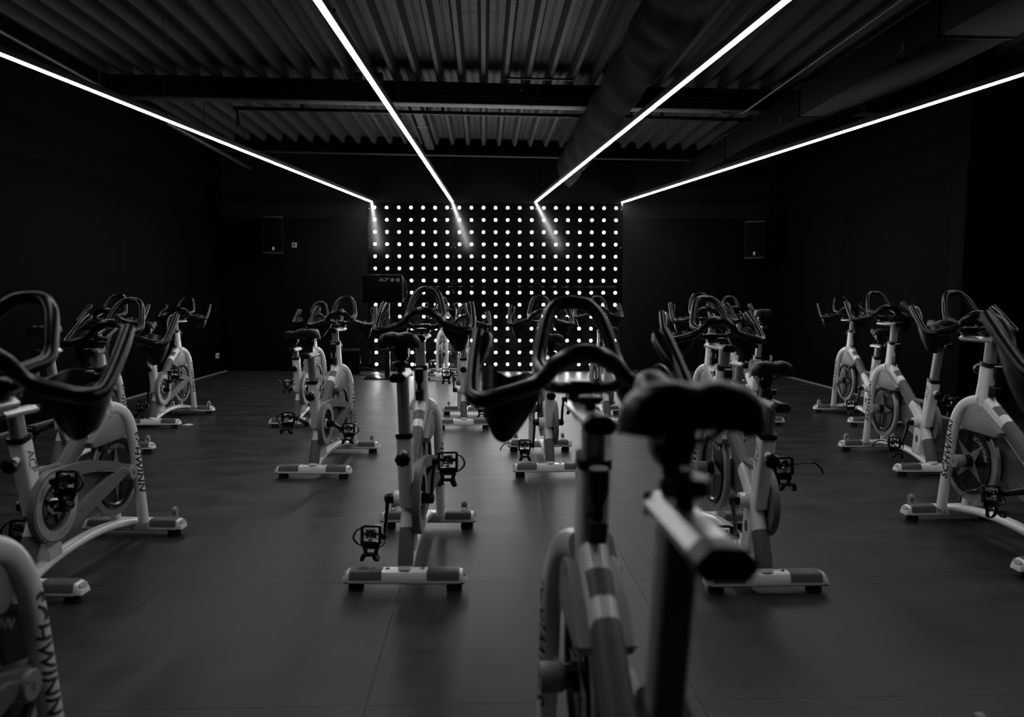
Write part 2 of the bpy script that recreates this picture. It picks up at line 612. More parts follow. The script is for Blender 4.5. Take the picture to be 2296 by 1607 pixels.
pipe_thing('wall_conduit', [(-4.1, 5.2, 3.50), (-4.1, 9.1, 3.50)], 0.028, 'dark conduit running along the left wall under the deck', 'pipe', sub=0,
           fittings=[((-4.1, yy, 3.5), (-4.1, yy, 3.8), 0.008) for yy in (6.2, 8.6)])
pipe_thing('curtain_pole', [(-3.7, 9.3, 3.29), (-3.7, 12.56, 3.29)], 0.034, 'dark round pole ending above the left wall speaker', 'pole', sub=0,
           fittings=[((-3.7, yy, 3.29), (-3.7, yy, 3.8), 0.005) for yy in (10.6, 12.3)])
pipe_thing('soffit_conduit', [(3.02, 4.0, 3.40), (3.02, 8.6, 3.40), (3.02, 8.95, 3.40), (2.95, 9.12, 3.40), (2.8, 9.16, 3.42)], 0.012, 'thin conduit bending along the top of the boxed soffit', 'pipe', mat_='flange', sub=5)
pipe_thing('beam_cable', [(-0.62, 9.19, 3.72), (-0.6, 9.18, 3.62), (-0.5, 9.17, 3.585), (0.2, 9.17, 3.58), (2.9, 9.17, 3.545)], 0.007, 'thin cable clipped along the front of the cross beam', 'cable', mat_='pipe', sub=6,
           fittings=[((xx, 9.17, 3.60), (xx, 9.17, 3.75), 0.004) for xx in (0.62,)])
mb = MB()
sweep(mb, [(0.24, 8.75, roofz(0.4, 3.68)), (1.0, 8.75, roofz(1.0, 3.68))], 0.012, n=8, ref=(0, 0, 1))
susp = link('suspension_bar', mb.mesh('suspension_bar', M['pipe']))
tag(susp, 'short black suspension bar hanging in front of the cross beam', 'bar')
mb = MB()
sweep(mb, [(0.42, 8.75, roofz(0.4, 3.55)), (0.42, 8.75, roofz(0.4, 3.78))], 0.008, n=8, ref=(0, 1, 0))
link('drop_rod', mb.mesh('drop_rod', M['pipe']), susp)
# sensor pair on the deck beside the second light line
sens = empty('ceiling_sensor', (-1.28, 8.9, 3.70))
tag(sens, 'small black twin head sensor fixed under the deck near the beam', 'sensor')
for dx, s in ((-0.12, 0.07), (0.1, 0.09)):
    mb = MB()
    rbox(mb, (dx, 0, 0.0), (s * 1.3, s, s), 0.012, 2, Matrix.Rotation(0.4, 3, 'X'))
    link('sensor_head', mb.mesh('sensor_head', M['black']), sens)
mb = MB()
rbox(mb, (0, 0.0, 0.05), (0.3, 0.04, 0.02), 0.004)
link('sensor_bracket', mb.mesh('sensor_bracket', M['black']), sens)

# boxed soffit along the right
soff = empty('boxed_soffit', (3.1, 8.0, 3.03))
tag(soff, 'dark boxed duct running lengthwise below the deck on the right', 'duct')
edges = [3.0 + 2.34 * k for k in range(-2, 5)]
edges[-1] = 12.34
for a, b in zip(edges[:-1], edges[1:]):
    mb = MB()
    rbox(mb, (0.26, (a + b) / 2 - 8.0, 0.142), (0.52, b - a - 0.004, 0.284), 0.006)
    link('duct_section', mb.mesh('duct_section', M['soffit']), soff)
    mb = MB()
    rbox(mb, (0.26, b - 8.0 - 0.02, 0.142), (0.54, 0.03, 0.30), 0.004)
    link('joint_flange', mb.mesh('joint_flange', M['soffit']), soff)
    mb = MB()
    sweep(mb, [(-0.012, a - 7.6, 0.10), (-0.012, a - 7.6, 0.04), (-0.03, a - 7.6, 0.03), (-0.012, a - 7.6, 0.02)], 0.005, n=6, ref=(0, 1, 0))
    link('hook', mb.mesh('hook', M['flange']), soff)

# fabric air sock, hanging slack from its rail
sock = empty('fabric_duct', (1.3, 8.0, 3.52))
tag(sock, 'slack black fabric air sock hanging from a rail along the ceiling', 'air duct')
def sock_section(y):
    seg = 2.35
    ph = ((12.93 - y) % seg) / seg
    slack = 0.55 + 0.45 * sin(pi * ph) ** 0.5
    near = max(0.0, min(1.0, (6.6 - y) / 1.4))
    w = 0.155 * (0.92 + 0.12 * slack) + 0.015 * sin(y * 5.3) + 0.05 * near
    h = 0.44 + 0.035 * slack + 0.012 * sin(y * 3.1 + 1)
    if y > 12.45:
        t = (y - 12.45) / 0.48
        k = sqrt(max(0.0, 1 - t * t))
        w *= 0.25 + 0.75 * k
        h *= 0.72 + 0.28 * k
    pts = []
    n = 30
    for i in range(n):
        a = 2 * pi * i / n
        t = (1 - cos(a)) / 2                     # 0 at the rail, 1 at the bottom
        wid = w * (sin(pi * t ** 0.80) ** 0.62 if 0 < t < 1 else 0)
        wid += 0.0
        x_ = math.copysign(1, sin(a)) * wid + 0.085 * t
        fold = 0.009 * sin(9 * y + 5 * t) * t + 0.006 * sin(23 * y + 11 * t + (2 if sin(a) > 0 else 0)) * (1 - t) * t * 3
        fold += 0.05 * near * sin(6 * y + 3.5 * t) * t
        x_ += math.copysign(fold, sin(a)) if abs(sin(a)) > 1e-6 else 0
        pts.append((x_, -h * t - 0.014 * sin(7 * y) * t - 0.02 * (1 - slack)))
    return pts
mb = MB()
ysec = [3.2 + (12.93 - 3.2) * k / 220 for k in range(221)]
rings = [sock_section(y) for y in ysec]
n = len(rings[0])
vs = [(px, y - 8.0, pz) for y, r in zip(ysec, rings) for (px, pz) in r]
fs = []
for i in range(len(ysec) - 1):
    for k in range(n):
        k2 = (k + 1) % n
        fs.append((i * n + k, i * n + k2, (i + 1) * n + k2, (i + 1) * n + k))
fs.append(tuple(range(n)))
fs.append(tuple((len(ysec) - 1) * n + k for k in range(n)))
mb.add(vs, fs)
link('sock_body', mb.mesh('sock_body', M['fabric'], angle=80), sock)
mb = MB()
sweep(mb, [(0, 3.2 - 8.0, 0.006), (0, 12.94 - 8.0, 0.006)], 0.009, n=8, ref=(0, 0, 1))
link('rail', mb.mesh('rail', M['flange']), sock)
mb = MB()
lathe(mb, [(0.0, 0.0), (0.012, 0.0), (0.012, 0.006), (0.0, 0.008)], (0, 0, 0), (-1, 0, 0.1), 8)
nozzle = mb.mesh('air_nozzle', M['rubber'])
y = 12.35
while y > 4.2:
    r = sock_section(y)
    left = [p for p in r if p[0] < r[n // 2][0] and abs(p[1] + 0.20) < 0.035]
    px = min(p[0] for p in r)
    link('air_nozzle', nozzle, sock, (px + 0.002, y - 8.0, -0.24))
    y -= 0.38
mb = MB()
sweep(mb, [(0, 0, 0), (0, 0, 0.26)], 0.003, n=6, ref=(1, 0, 0))
wire_mesh = mb.mesh('hanger_wire', M['flange'])
for yy in (5.0, 6.6, 8.2, 9.8, 11.4, 12.6):
    link('hanger_wire', wire_mesh, sock, (0, yy - 8.0, 0.0))

# ------------------------------------------------------------------ four light lines fanning out from the lamp wall
ZS = 2.861
STRIPS = [((-1.89, 13.235), 0.1691, 'outermost light line on the left, running from the lamp wall towards the left wall'),
          ((-0.531, 13.20), 0.0423, 'light line left of centre, ending a third along the lamp wall'),
          ((0.877, 13.17), -0.0866, 'light line right of centre, passing under the fabric air sock'),
          ((2.343, 13.135), -0.2055, 'outermost light line on the right, running below the boxed soffit')]
for (x0, y0), k, lab in STRIPS:
    y1 = 1.36
    L_ = (y0 - y1) * sqrt(1 + k * k)
    ang = atan2(-k, -1)            # direction of travel, towards the camera
    e = empty('light_line', (x0, y0, ZS), atan2(k, 1.0) * -1)
    e.rotation_euler = (0, 0, -math.atan(k))
    # local -y runs towards the camera
    tag(e, lab, 'light', 'light lines under the ceiling')
    link('housing', boxmesh('housing', (-0.024, -L_, 0.008), (0.024, 0, 0.058), M['beam'], 0.003), e)
    mb_ = MB()
    prism(mb_, [(-0.019, 0.010), (-0.019, 0.0), (-0.015, -0.003), (0.015, -0.003), (0.019, 0.0), (0.019, 0.010)], -L_ + 0.004, -0.001, plane='xz')
    link('diffuser', mb_.mesh('diffuser', M['strip'], smooth=False), e)
    for q in range(5):
        yy = -0.7 - q * (L_ - 1.4) / 4
        xw = x0 + k * yy * cos(math.atan(k))
        if 1.0 < xw < 1.75:
            continue                      # the air sock hangs here
        top = ZD - 0.004 - SLOPE * xw if not 3.08 < xw < 3.64 else 3.029
        mb_ = MB()
        sweep(mb_, [(0, yy, 0.05), (0, yy, top - ZS)], 0.002, n=5, ref=(1, 0, 0))
        rbox(mb_, (0, yy, 0.05), (0.066, 0.02, 0.03), 0.003)
        link('suspension_wire', mb_.mesh('suspension_wire', M['pipe']), e)

# ------------------------------------------------------------------ lamp wall
led_wall = empty('lamp_wall', (XP0, YB0, 0), TB)
tag(led_wall, 'glossy black back wall studded with a grid of round white lamps', 'lamp wall')
LP_ = 0.20411
cols = [PX0, 6.5 * LP_, 13.5 * LP_, PX1]
rowz = [0.012, 2.7715 - 6.5 * LP_, 2.85]
tilt = [(0.0, 0.0), (0.002, 0.0), (-0.001, 0.0), (0.0, 0.0), (0.0, 0.001), (0.0, 0.0)]
q = 0
for i in range(3):
    for j in range(2):
        g = 0.0006
        mb_ = MB()
        w, h = cols[i + 1] - cols[i], rowz[j + 1] - rowz[j]
        rbox(mb_, (0, 0, 0), (w - 2 * g, 0.03, h - 0.0002), 0.0004, 1)
        o = link('panel_board', mb_.mesh('panel_board', M['panel'], smooth=False), led_wall, ((cols[i] + cols[i + 1]) / 2, 0.012, (rowz[j] + rowz[j + 1]) / 2))
        o.rotation_euler = (tilt[q][1], 0, tilt[q][0])
        q += 1
mb_ = MB()
lathe(mb_, [(0.0225, 0.0), (0.0218, 0.003), (0.017, 0.006), (0.009, 0.0075), (0.0, 0.008)], (0, 0, 0), (0, -1, 0), 18)
led_mesh = mb_.mesh('lamp', M['led'])
for i in range(21):
    for j in range(14):
        link('lamp', led_mesh, led_wall, (i * LP_, -0.0035, 2.7715 - j * LP_))
mb_ = MB()
lathe(mb_, [(0.006, 0.0), (0.006, 0.002), (0.0, 0.003)], (0, 0, 0), (0, -1, 0), 8)
screw_m = mb_.mesh('panel_screw', M['chrome'])
for i in range(4):
    for z_ in (0.06, 0.7, rowz[1] - 0.05, rowz[1] + 0.05, 2.1, 2.75):
        for dx in ((0.03,) if i == 0 else (-0.03,) if i == 3 else (-0.03, 0.03)):
            link('panel_screw', screw_m, led_wall, (cols[i] + dx, -0.003, z_))

# ------------------------------------------------------------------ the indoor bike, built once (x right, y forward, z up, origin under the rear foot bar)
PARTS = []          # (key, name, mesh, group, parent key)
def part(key, name, mb_, mat_, group='frame', parent=None, smooth=True, angle=40):
    PARTS.append((key, name, mb_.mesh(name, M[mat_], smooth, angle), group, parent))

BB = (0.16, 0.355)
HUB = (0.725, 0.375)
WB_ = 0.905
# --- main tube
MT = [(0.637, 0.712), (0.54, 0.652), (0.441, 0.588), (0.31, 0.490), (0.205, 0.405), (0.13, 0.325), (0.078, 0.24), (0.036, 0.155), (0.004, 0.078)]
MTP = catmull([(0, a, b) for a, b in MT], 5)
mb = MB()
sweep(mb, MTP, [0.034, 0.030, 0.0295, 0.0295, 0.030, 0.031, 0.032], [0.046, 0.043, 0.042, 0.042, 0.042, 0.041, 0.040], n=20, e=0.72)
part('main', 'main_tube', mb, 'white')
def tube_pad(i0, i1, lo=-0.45, grow=1.035, squeeze=1.0):
    """a sleeve over the outer (upper, rear) side of the main tube"""
    A_ = lerp_list([0.034, 0.030, 0.0295, 0.0295, 0.030, 0.031, 0.032], len(MTP))
    B_ = lerp_list([0.046, 0.043, 0.042, 0.042, 0.042, 0.041, 0.040], len(MTP))
    mb_ = MB()
    m = 25
    vs, fs = [], []
    side = Vector((1, 0, 0))
    a0 = math.asin(lo)
    for i in range(i0, i1 + 1):
        T = (MTP[min(i + 1, len(MTP) - 1)] - MTP[max(i - 1, 0)]).normalized()
        up = T.cross(side)
        if up.z - up.y < 0:
            up = -up
        for k in range(m):
            a = a0 + (pi - 2 * a0) * k / (m - 1)
            c, s_ = cos(a), sin(a)
            g_ = grow if 0 < k < m - 1 and i0 < i < i1 else 0.995
            vs.append(MTP[i] + side * (math.copysign(abs(c) ** 0.72, c) * A_[i] * g_ * squeeze) + up * (math.copysign(abs(s_) ** 0.72, s_) * B_[i] * g_))
    for i in range(i1 - i0):
        for k in range(m - 1):
            fs.append((i * m + k, i * m + k + 1, (i + 1) * m + k + 1, (i + 1) * m + k))
    mb_.add(vs, fs)
    return mb_
part('pad_u', 'tube_pad', tube_pad(9, 16), 'pad', parent='main')
part('pad_l', 'tube_pad', tube_pad(30, 39), 'pad', parent='main')
mb = tube_pad(4, 7, 0.55, 1.02)
part('warn', 'warning_label', mb, 'label_grey', parent='main')
# --- seat tube, connector, bottom bracket, support plate, lower arch
mb = MB()
sweep(mb, [(0, 0.095, 0.345), (0, 0.0265, 0.676)], [0.033, 0.034], [0.037, 0.039], n=24, e=0.42)
part('seat_tube', 'seat_tube', mb, 'white')
mb = MB()
sweep(mb, [(0, 0.0290, 0.664), (0, 0.0240, 0.685)], [0.037, 0.036], [0.042, 0.041], n=24, e=0.42)
part('seat_collar', 'seat_collar', mb, 'black', parent='seat_tube')
for s, k in ((1, 'r'), (-1, 'l')):
    vs, fs = text_geo('ACP', 0.062, shear=0.25, offset=-0.0006, spacing=0.92)
    mb = MB()
    axis = Vector((0, -0.203, 0.979))
    fwd = Vector((0, 0.979, 0.203))
    o_ = Vector((s * 0.0349, 0.046, 0.58))
    run = -axis if s > 0 else axis
    mb.add([o_ + run * v.x * 0.9 + fwd * v.y for v in vs], fs)
    part('acp_' + k, 'lettering', mb, 'ink', parent='seat_tube', smooth=False)
mb = MB()
sweep(mb, [(0, 0.06, 0.505), (0, 0.30, 0.505)], 0.013, n=14, ref=(1, 0, 0))
part('conn', 'frame_strut', mb, 'white')
mb = MB()
sweep(mb, [(0, 0.105, 0.507), (0, 0.262, 0.507)], 0.0165, n=14, ref=(1, 0, 0))
part('conn_s', 'strut_sleeve', mb, 'pad', parent='conn')
mb = MB()
lathe(mb, [(0.026, -0.068), (0.034, -0.066), (0.036, -0.05), (0.036, 0.05), (0.03, 0.055)], (0, BB[0], BB[1]), (1, 0, 0), 24)
part('bb', 'bottom_bracket', mb, 'white')
mb = MB()
lathe(mb, [(0.024, 0.0), (0.024, 0.028), (0.02, 0.034)], (-0.066, BB[0], BB[1]), (-1, 0, 0), 18)
part('bb_axle', 'crank_axle', mb, 'black', parent='bb')
mb = MB()
lathe(mb, [(0.024, 0.0), (0.024, 0.03)], (0.055, BB[0], BB[1]), (1, 0, 0), 18)
part('bb_axle2', 'crank_axle', mb, 'black', parent='bb')
mb = MB()
prism(mb, [(0.115, 0.36), (0.125, 0.22), (0.145, 0.115), (0.245, 0.115), (0.215, 0.25), (0.205, 0.36)], -0.027, 0.027, 0.006)
part('plate', 'support_plate', mb, 'white')
for s, k in ((-1, 'l'), (1, 'r')):
    mb = MB()
    vs = [(s * 0.0285, 0.172 + 0.017 * cos(2 * pi * i / 20), 0.235 + 0.027 * sin(2 * pi * i / 20)) for i in range(20)]
    mb.add(vs + [(s * 0.026, v[1], v[2]) for v in vs], [tuple(range(20))] + [(i, (i + 1) % 20, 20 + (i + 1) % 20, 20 + i) for i in range(20)])
    part('badge' + k, 'badge', mb, 'ink', parent='plate')
mb = MB()
sweep(mb, catmull([(0, 0.020, 0.060), (0, 0.10, 0.088), (0, 0.26, 0.116), (0, 0.45, 0.126), (0, 0.64, 0.117), (0, 0.80, 0.092), (0, 0.89, 0.072)], 5), 0.029, 0.022, n=16, e=0.8)
part('arch', 'lower_arch_tube', mb, 'white')
# --- head tube and fork
mb = MB()
sweep(mb, [(0, 0.648, 0.655), (0, 0.641, 0.725), (0, 0.630, 0.80), (0, 0.617, 0.908)], [0.037, 0.036, 0.034, 0.034], [0.054, 0.048, 0.042, 0.040], n=24, e=0.5)
part('head', 'head_tube', mb, 'white')
mb = MB()
sweep(mb, [(0, 0.6185, 0.897), (0, 0.616, 0.918)], [0.037, 0.036], [0.043, 0.042], n=24, e=0.5)
part('head_collar', 'head_collar', mb, 'black', parent='head')
FORK = [(0.022, 0.645, 0.712), (0.034, 0.690, 0.704), (0.050, 0.736, 0.676), (0.062, 0.766, 0.625), (0.068, 0.784, 0.56), (0.070, 0.802, 0.46), (0.071, 0.820, 0.34), (0.072, 0.838, 0.22), (0.073, 0.858, 0.082)]
FK = catmull(FORK, 4)
for s, k in ((1, 'r'), (-1, 'l')):
    mb = MB()
    sweep(mb, [(s * p.x, p.y, p.z) for p in FK], [0.029, 0.026, 0.0245, 0.024, 0.024, 0.024], [0.033, 0.031, 0.029, 0.028, 0.028, 0.028], n=18, e=0.8)
    part('fork_' + k, 'fork_leg', mb, 'white')
    # maker's lettering along the outer face
    vs, fs = text_geo('SCHWINN', 0.058, shear=0.32, offset=0.0014, spacing=1.08)
    xs_ = [v.x for v in vs]
    ln = max(xs_) - min(xs_)
    top, bot = Vector((0, 0.7845, 0.590)), Vector((0, 0.8335, 0.255))
    axis = (bot - top).normalized()
    fwd = Vector((0, -axis.z, axis.y)).normalized()
    if fwd.y < 0:
        fwd = -fwd
    mid = (top + bot) / 2
    run = axis if s > 0 else -axis
    mb = MB()
    bm = bmesh.new()
    bv = [bm.verts.new((v.x / ln * (bot - top).length, v.y * 0.92, 0)) for v in vs]
    for f in fs:
        try:
            bm.faces.new([bv[i] for i in f])
        except ValueError:
            pass
    for q_ in range(-8, 9):
        bmesh.ops.bisect_plane(bm, geom=bm.verts[:] + bm.edges[:] + bm.faces[:], plane_co=(0, q_ * 0.003, 0), plane_no=(0, 1, 0))
    for v in bm.verts:
        t = 0.5 + v.co.x / (bot - top).length * (1 if s > 0 else -1)
        ctr = Vector((s * (0.0688 + 0.0032 * t), 0, 0)) + top + (bot - top) * t
        ph = -radians(33) + v.co.y / 0.0275          # 0 = straight out, negative = towards the rear
        cc, ss_ = cos(ph), sin(ph)
        rx = 0.0252 * math.copysign(abs(cc) ** 0.8, cc)
        ry = 0.0292 * math.copysign(abs(ss_) ** 0.8, ss_)
        v.co = ctr + Vector((s * rx, 0, 0)) + fwd * ry
    from_bm(mb, bm)
    part('brand_' + k, 'lettering', mb, 'ink', parent='fork_' + k, smooth=False)
    mb = MB()
    lathe(mb, [(0.030, 0.046), (0.034, 0.05), (0.0355, 0.06), (0.0355, 0.098), (0.033, 0.102), (0.0, 0.1025)], (0, HUB[0], HUB[1]), (s, 0, 0), 26)
    prism(mb, [(HUB[0] - 0.02, HUB[1] - 0.028), (HUB[0] + 0.11, HUB[1] - 0.02), (HUB[0] + 0.105, HUB[1] + 0.024), (HUB[0] - 0.02, HUB[1] + 0.03)], s * 0.056, s * 0.066)
    part('hubcap_' + k, 'hub_cap', mb, 'cover', parent=None)
    mb = MB()
    for a in (0, pi / 2):
        rbox(mb, (s * 0.103, HUB[0], HUB[1]), (0.0015, 0.003 if a else 0.022, 0.022 if a else 0.003))
    lathe(mb, [(0.003, 0), (0.003, 0.002)], (s * 0.102, HUB[0] - 0.02, HUB[1] + 0.016), (s, 0, 0), 8)
    part('hubmark_' + k, 'cap_slot', mb, 'pad', parent='hubcap_' + k, smooth=False)
# --- flywheel (spins about the hub: own origin there)
mb = MB()
lathe(mb, [(0.165, -0.013), (0.216, -0.013), (0.220, -0.009), (0.220, 0.009), (0.216, 0.013), (0.165, 0.013), (0.165, -0.013)], (0, 0, 0), (1, 0, 0), 56, cap=False)
part('fly', 'flywheel', mb, 'fly', group='fly')
mb = MB()
lathe(mb, [(0.172, -0.014), (0.181, -0.018), (0.178, -0.022), (0.160, -0.021), (0.152, -0.012), (0.03, -0.010), (0.03, 0.010), (0.152, 0.012), (0.160, 0.021), (0.178, 0.022), (0.181, 0.018), (0.172, 0.014)], (0, 0, 0), (1, 0, 0), 48, cap=False)
part('fly_in', 'flywheel_disc', mb, 'gloss', group='fly', parent='fly')
for s in (-1, 1):
    mb = MB()
    pts = []
    for i in range(8):
        a = pi / 4 * i
        r_ = 0.146 if i % 2 == 0 else 0.042
        pts.append((s * 0.0128, r_ * cos(a), r_ * sin(a)))
    mb.add(pts + [(s * 0.0135, 0, 0)], [(i, (i + 1) % 8, 8) for i in range(8)])
    part('star%d' % s, 'star_emblem', mb, 'star', group='fly', parent='fly', smooth=False)
    vs, fs = text_geo('SCHWINN', 0.034, shear=0.2, offset=0.001)
    mb = MB()
    R_ = 0.133
    mb.add([(s * 0.0132, (R_ + v.y) * sin(v.x / R_) * s, (R_ + v.y) * cos(v.x / R_)) for v in vs], fs)
    part('flytext%d' % s, 'lettering', mb, 'ink_light', group='fly', parent='fly', smooth=False)
mb = MB()
lathe(mb, [(0.028, -0.055), (0.03, -0.03), (0.036, -0.028), (0.036, 0.028), (0.03, 0.03), (0.028, 0.055)], (0, 0, 0), (1, 0, 0), 8)
part('hub', 'hub_axle', mb, 'black', group='fly', parent='fly')
# --- grey cover over the brake, between fork and main tube
mb = MB()
prism(mb, [(0.612, 0.690), (0.52, 0.630), (0.437, 0.578), (0.448, 0.556), (0.475, 0.545), (0.715, 0.550), (0.742, 0.566), (0.752, 0.585), (0.735, 0.64), (0.69, 0.68)], -0.058, 0.058, 0.010, 2)
part('cover', 'brake_cover', mb, 'cover')
for s in (-1, 1):
    for q_, (a, b) in enumerate(((0.605, 0.675), (0.452, 0.575), (0.735, 0.572))):
        mb = MB()
        lathe(mb, [(0.0055, 0), (0.005, 0.003), (0, 0.004)], (s * 0.058, a - 0.004 if q_ == 2 else a, b - 0.004), (s, 0, 0), 8)
        part('cover_screw%d%d' % (s, q_), 'cover_screw', mb, 'chrome', parent='cover')
mb = MB()
rbox(mb, (0, 0.60, 0.545), (0.05, 0.06, 0.07), 0.006)
part('brake', 'brake_block', mb, 'black')
# --- chain guard on the right
def arc(cy, cz, r, a0, a1, n_=16):
    return [(cy + r * cos(a0 + (a1 - a0) * i / n_), cz + r * sin(a0 + (a1 - a0) * i / n_)) for i in range(n_ + 1)]
mb = MB()
annulus(mb, BB[0], BB[1], 0.104, 0.158, 0.052, 0.082, 48)
up_o = arc(BB[0], BB[1], 0.158, pi * 0.62, pi * 0.40, 5) + [(0.32, 0.508), (0.44, 0.496), (0.56, 0.468), (0.66, 0.434), (0.735, 0.414)]
up_i = [(0.735, 0.372), (0.655, 0.388), (0.55, 0.418), (0.43, 0.443), (0.33, 0.452)] + arc(BB[0], BB[1], 0.128, pi * 0.25, pi * 0.62, 6)
prism(mb, up_o + up_i, 0.046, 0.078, 0.003, 1)
prism(mb, [(0.735, 0.386), (0.66, 0.372), (0.54, 0.318), (0.40, 0.262), (0.30, 0.232), (0.22, 0.222), (0.25, 0.254), (0.30, 0.30), (0.42, 0.342), (0.56, 0.40), (0.65, 0.42)][::-1], 0.046, 0.080, 0.003, 1)
def flare(v):
    t = max(0.0, min(1.0, (v[1] - 0.32) / 0.36))
    return (v[0] - 0.022 + 0.034 * t * t * (3 - 2 * t), v[1], v[2])
mb.v = [flare(v) for v in mb.v]
part('guard', 'chain_guard', mb, 'guard')
mb = MB()
annulus(mb, BB[0], BB[1], 0.106, 0.146, 0.058, 0.0625, 48)
part('guard_ring', 'guard_ring', mb, 'ring', parent='guard')
for q_, a0 in enumerate((pi * 0.72, -pi * 0.30)):
    mb = MB()
    vs, fs = text_geo('SCHWINN', 0.026, shear=0.2)
    R_ = 0.126
    mb.add([(0.0629, BB[0] + (R_ + v.y) * cos(a0 - v.x / R_), BB[1] + (R_ + v.y) * sin(a0 - v.x / R_)) for v in vs], fs)
    part('guard_text%d' % q_, 'lettering', mb, 'guard', parent='guard', smooth=False)
mb = MB()
disc(mb, BB[0], BB[1], 0.106, 0.037, 0.041, 40)
prism(mb, [(0.16, 0.27), (0.16, 0.45), (0.44, 0.44), (0.70, 0.41), (0.70, 0.35), (0.44, 0.29)], 0.030, 0.035)
part('guard_back', 'guard_inner_plate', mb, 'pad', parent='guard')
mb = MB()
annulus(mb, BB[0], BB[1], 0.076, 0.092, 0.044, 0.049, 40)
for i in range(5):
    a = 2 * pi * i / 5
    d_ = Vector((0, cos(a), sin(a)))
    sweep(mb, [Vector((0.0465, BB[0], BB[1])) + d_ * 0.01, Vector((0.0465, BB[0], BB[1])) + d_ * 0.082], 0.008, 0.004, n=6, ref=(0, -sin(a), cos(a)))
part('chainring', 'chainring', mb, 'black')
# --- cranks (origin at bottom bracket) and pedals (origin at their spindle)
for s, k in ((1, 'r'), (-1, 'l')):
    mb = MB()
    sweep(mb, [(s * 0.098, 0, 0.0), (s * 0.103, 0, -0.09), (s * 0.112, 0, -0.166)], [0.0085, 0.008, 0.0075], [0.019, 0.015, 0.014], n=14, e=0.7)
    lathe(mb, [(0.022, 0.084), (0.024, 0.09), (0.024, 0.106), (0.012, 0.112), (0.0, 0.112)], (0, 0, 0), (s, 0, 0), 16)
    lathe(mb, [(0.018, 0.102), (0.018, 0.122), (0.009, 0.126)], (0, 0, -0.166), (s, 0, 0), 14)
    part('crank_' + k, 'crank_arm', mb, 'black', group='crank_' + k)
    cx = s * 0.172
    mb = MB()
    sweep(mb, [(s * 0.12, 0, 0), (s * 0.21, 0, 0)], 0.008, n=10, ref=(0, 0, 1))
    # platform frame, seen from behind: sides, top and bottom rails
    rbox(mb, (cx - 0.040, 0.0, -0.004), (0.012, 0.030, 0.086), 0.004)
    rbox(mb, (cx + 0.040, 0.0, -0.004), (0.012, 0.030, 0.086), 0.004)
    rbox(mb, (cx, 0.0, 0.037), (0.072, 0.026, 0.012), 0.004)
    rbox(mb, (cx, 0.0, -0.044), (0.090, 0.030, 0.016), 0.005)
    rbox(mb, (cx, 0.0, -0.002), (0.046, 0.024, 0.040), 0.006)
    mb.v = [(v[0], v[1], v[2] * 0.9) for v in mb.v]
    part('pedal_' + k, 'pedal', mb, 'gloss', group='pedal_' + k)
    mb = MB()
    rbox(mb, (cx, -0.016, 0.020), (0.044, 0.008, 0.008), 0.002)
    rbox(mb, (cx - 0.018, -0.016, 0.012), (0.010, 0.009, 0.012), 0.002)
    rbox(mb, (cx + 0.018, -0.016, 0.012), (0.010, 0.009, 0.012), 0.002)
    rbox(mb, (cx, -0.016, -0.014), (0.030, 0.009, 0.010), 0.003)
    rbox(mb, (cx, -0.015, -0.030), (0.018, 0.008, 0.012), 0.002)
    lathe(mb, [(0.006, 0), (0.006, 0.004), (0, 0.005)], (cx, -0.014, 0.004), (0, -1, 0), 10)
    mb.v = [(v[0], v[1], v[2] * 0.9) for v in mb.v]
    part('cleat_' + k, 'cleat_clip', mb, 'chrome', group='pedal_' + k, parent='pedal_' + k)
    mb = MB()
    # toe cage hanging below: cross bar, two prongs bowed forward and back up
    rbox(mb, (cx, 0.004, -0.064), (0.076, 0.014, 0.026), 0.004)
    for t in (-1, 1):
        sweep(mb, catmull([(cx + t * 0.026, 0.004, -0.070), (cx + t * 0.024, 0.0, -0.098), (cx + t * 0.034, -0.012, -0.122), (cx + t * 0.034, -0.034, -0.130), (cx + t * 0.028, -0.052, -0.116), (cx + t * 0.022, -0.058, -0.095)], 4), 0.0095, 0.003, n=8, e=0.6)
    rbox(mb, (cx, -0.056, -0.098), (0.050, 0.004, 0.014), 0.0015)
    rbox(mb, (cx, 0.002, -0.096), (0.050, 0.005, 0.008), 0.0015)
    mb.v = [(v[0], v[1], v[2] * 0.88) for v in mb.v]
    part('cage_' + k, 'toe_cage', mb, 'black', group='pedal_' + k, parent='pedal_' + k)
    mb = MB()
    sweep(mb, catmull([(cx + s * 0.045, 0.0, 0.026), (cx + s * 0.060, -0.010, 0.020), (cx + s * 0.074, -0.016, -0.004), (cx + s * 0.074, -0.016, -0.026), (cx + s * 0.056, -0.010, -0.048), (cx + s * 0.032, -0.004, -0.060)], 4), 0.0065, 0.0044, n=6, ref=(0, 1, 0))
    mb.v = [(v[0], v[1], v[2] * 0.9) for v in mb.v]
    part('strap_' + k, 'toe_strap', mb, 'black', group='pedal_' + k, parent='pedal_' + k)
    mb = MB()
    sweep(mb, catmull([(cx - s * 0.045, 0.0, -0.012), (cx - s * 0.062, -0.006, -0.034), (cx - s * 0.055, -0.008, -0.055), (cx - s * 0.035, -0.004, -0.064)], 4), 0.0065, 0.0030, n=6, ref=(0, 1, 0))
    mb.v = [(v[0], v[1], v[2] * 0.9) for v in mb.v]
    part('istrap_' + k, 'toe_strap', mb, 'black', group='pedal_' + k, parent='pedal_' + k)
    # a loose strap end that sticks out on some bikes
    mb = MB()
    sweep(mb, catmull([(cx + s * 0.042, -0.004, 0.004), (cx + s * 0.07, -0.014, 0.006), (cx + s * 0.10, -0.02, 0.012), (cx + s * 0.135, -0.022, 0.010), (cx + s * 0.165, -0.02, -0.012), (cx + s * 0.178, -0.018, -0.040)], 4), 0.0065, 0.0042, n=6, ref=(0, 1, 0))
    part('loose_' + k, 'strap_end', mb, 'black', group='pedal_' + k, parent='pedal_' + k)
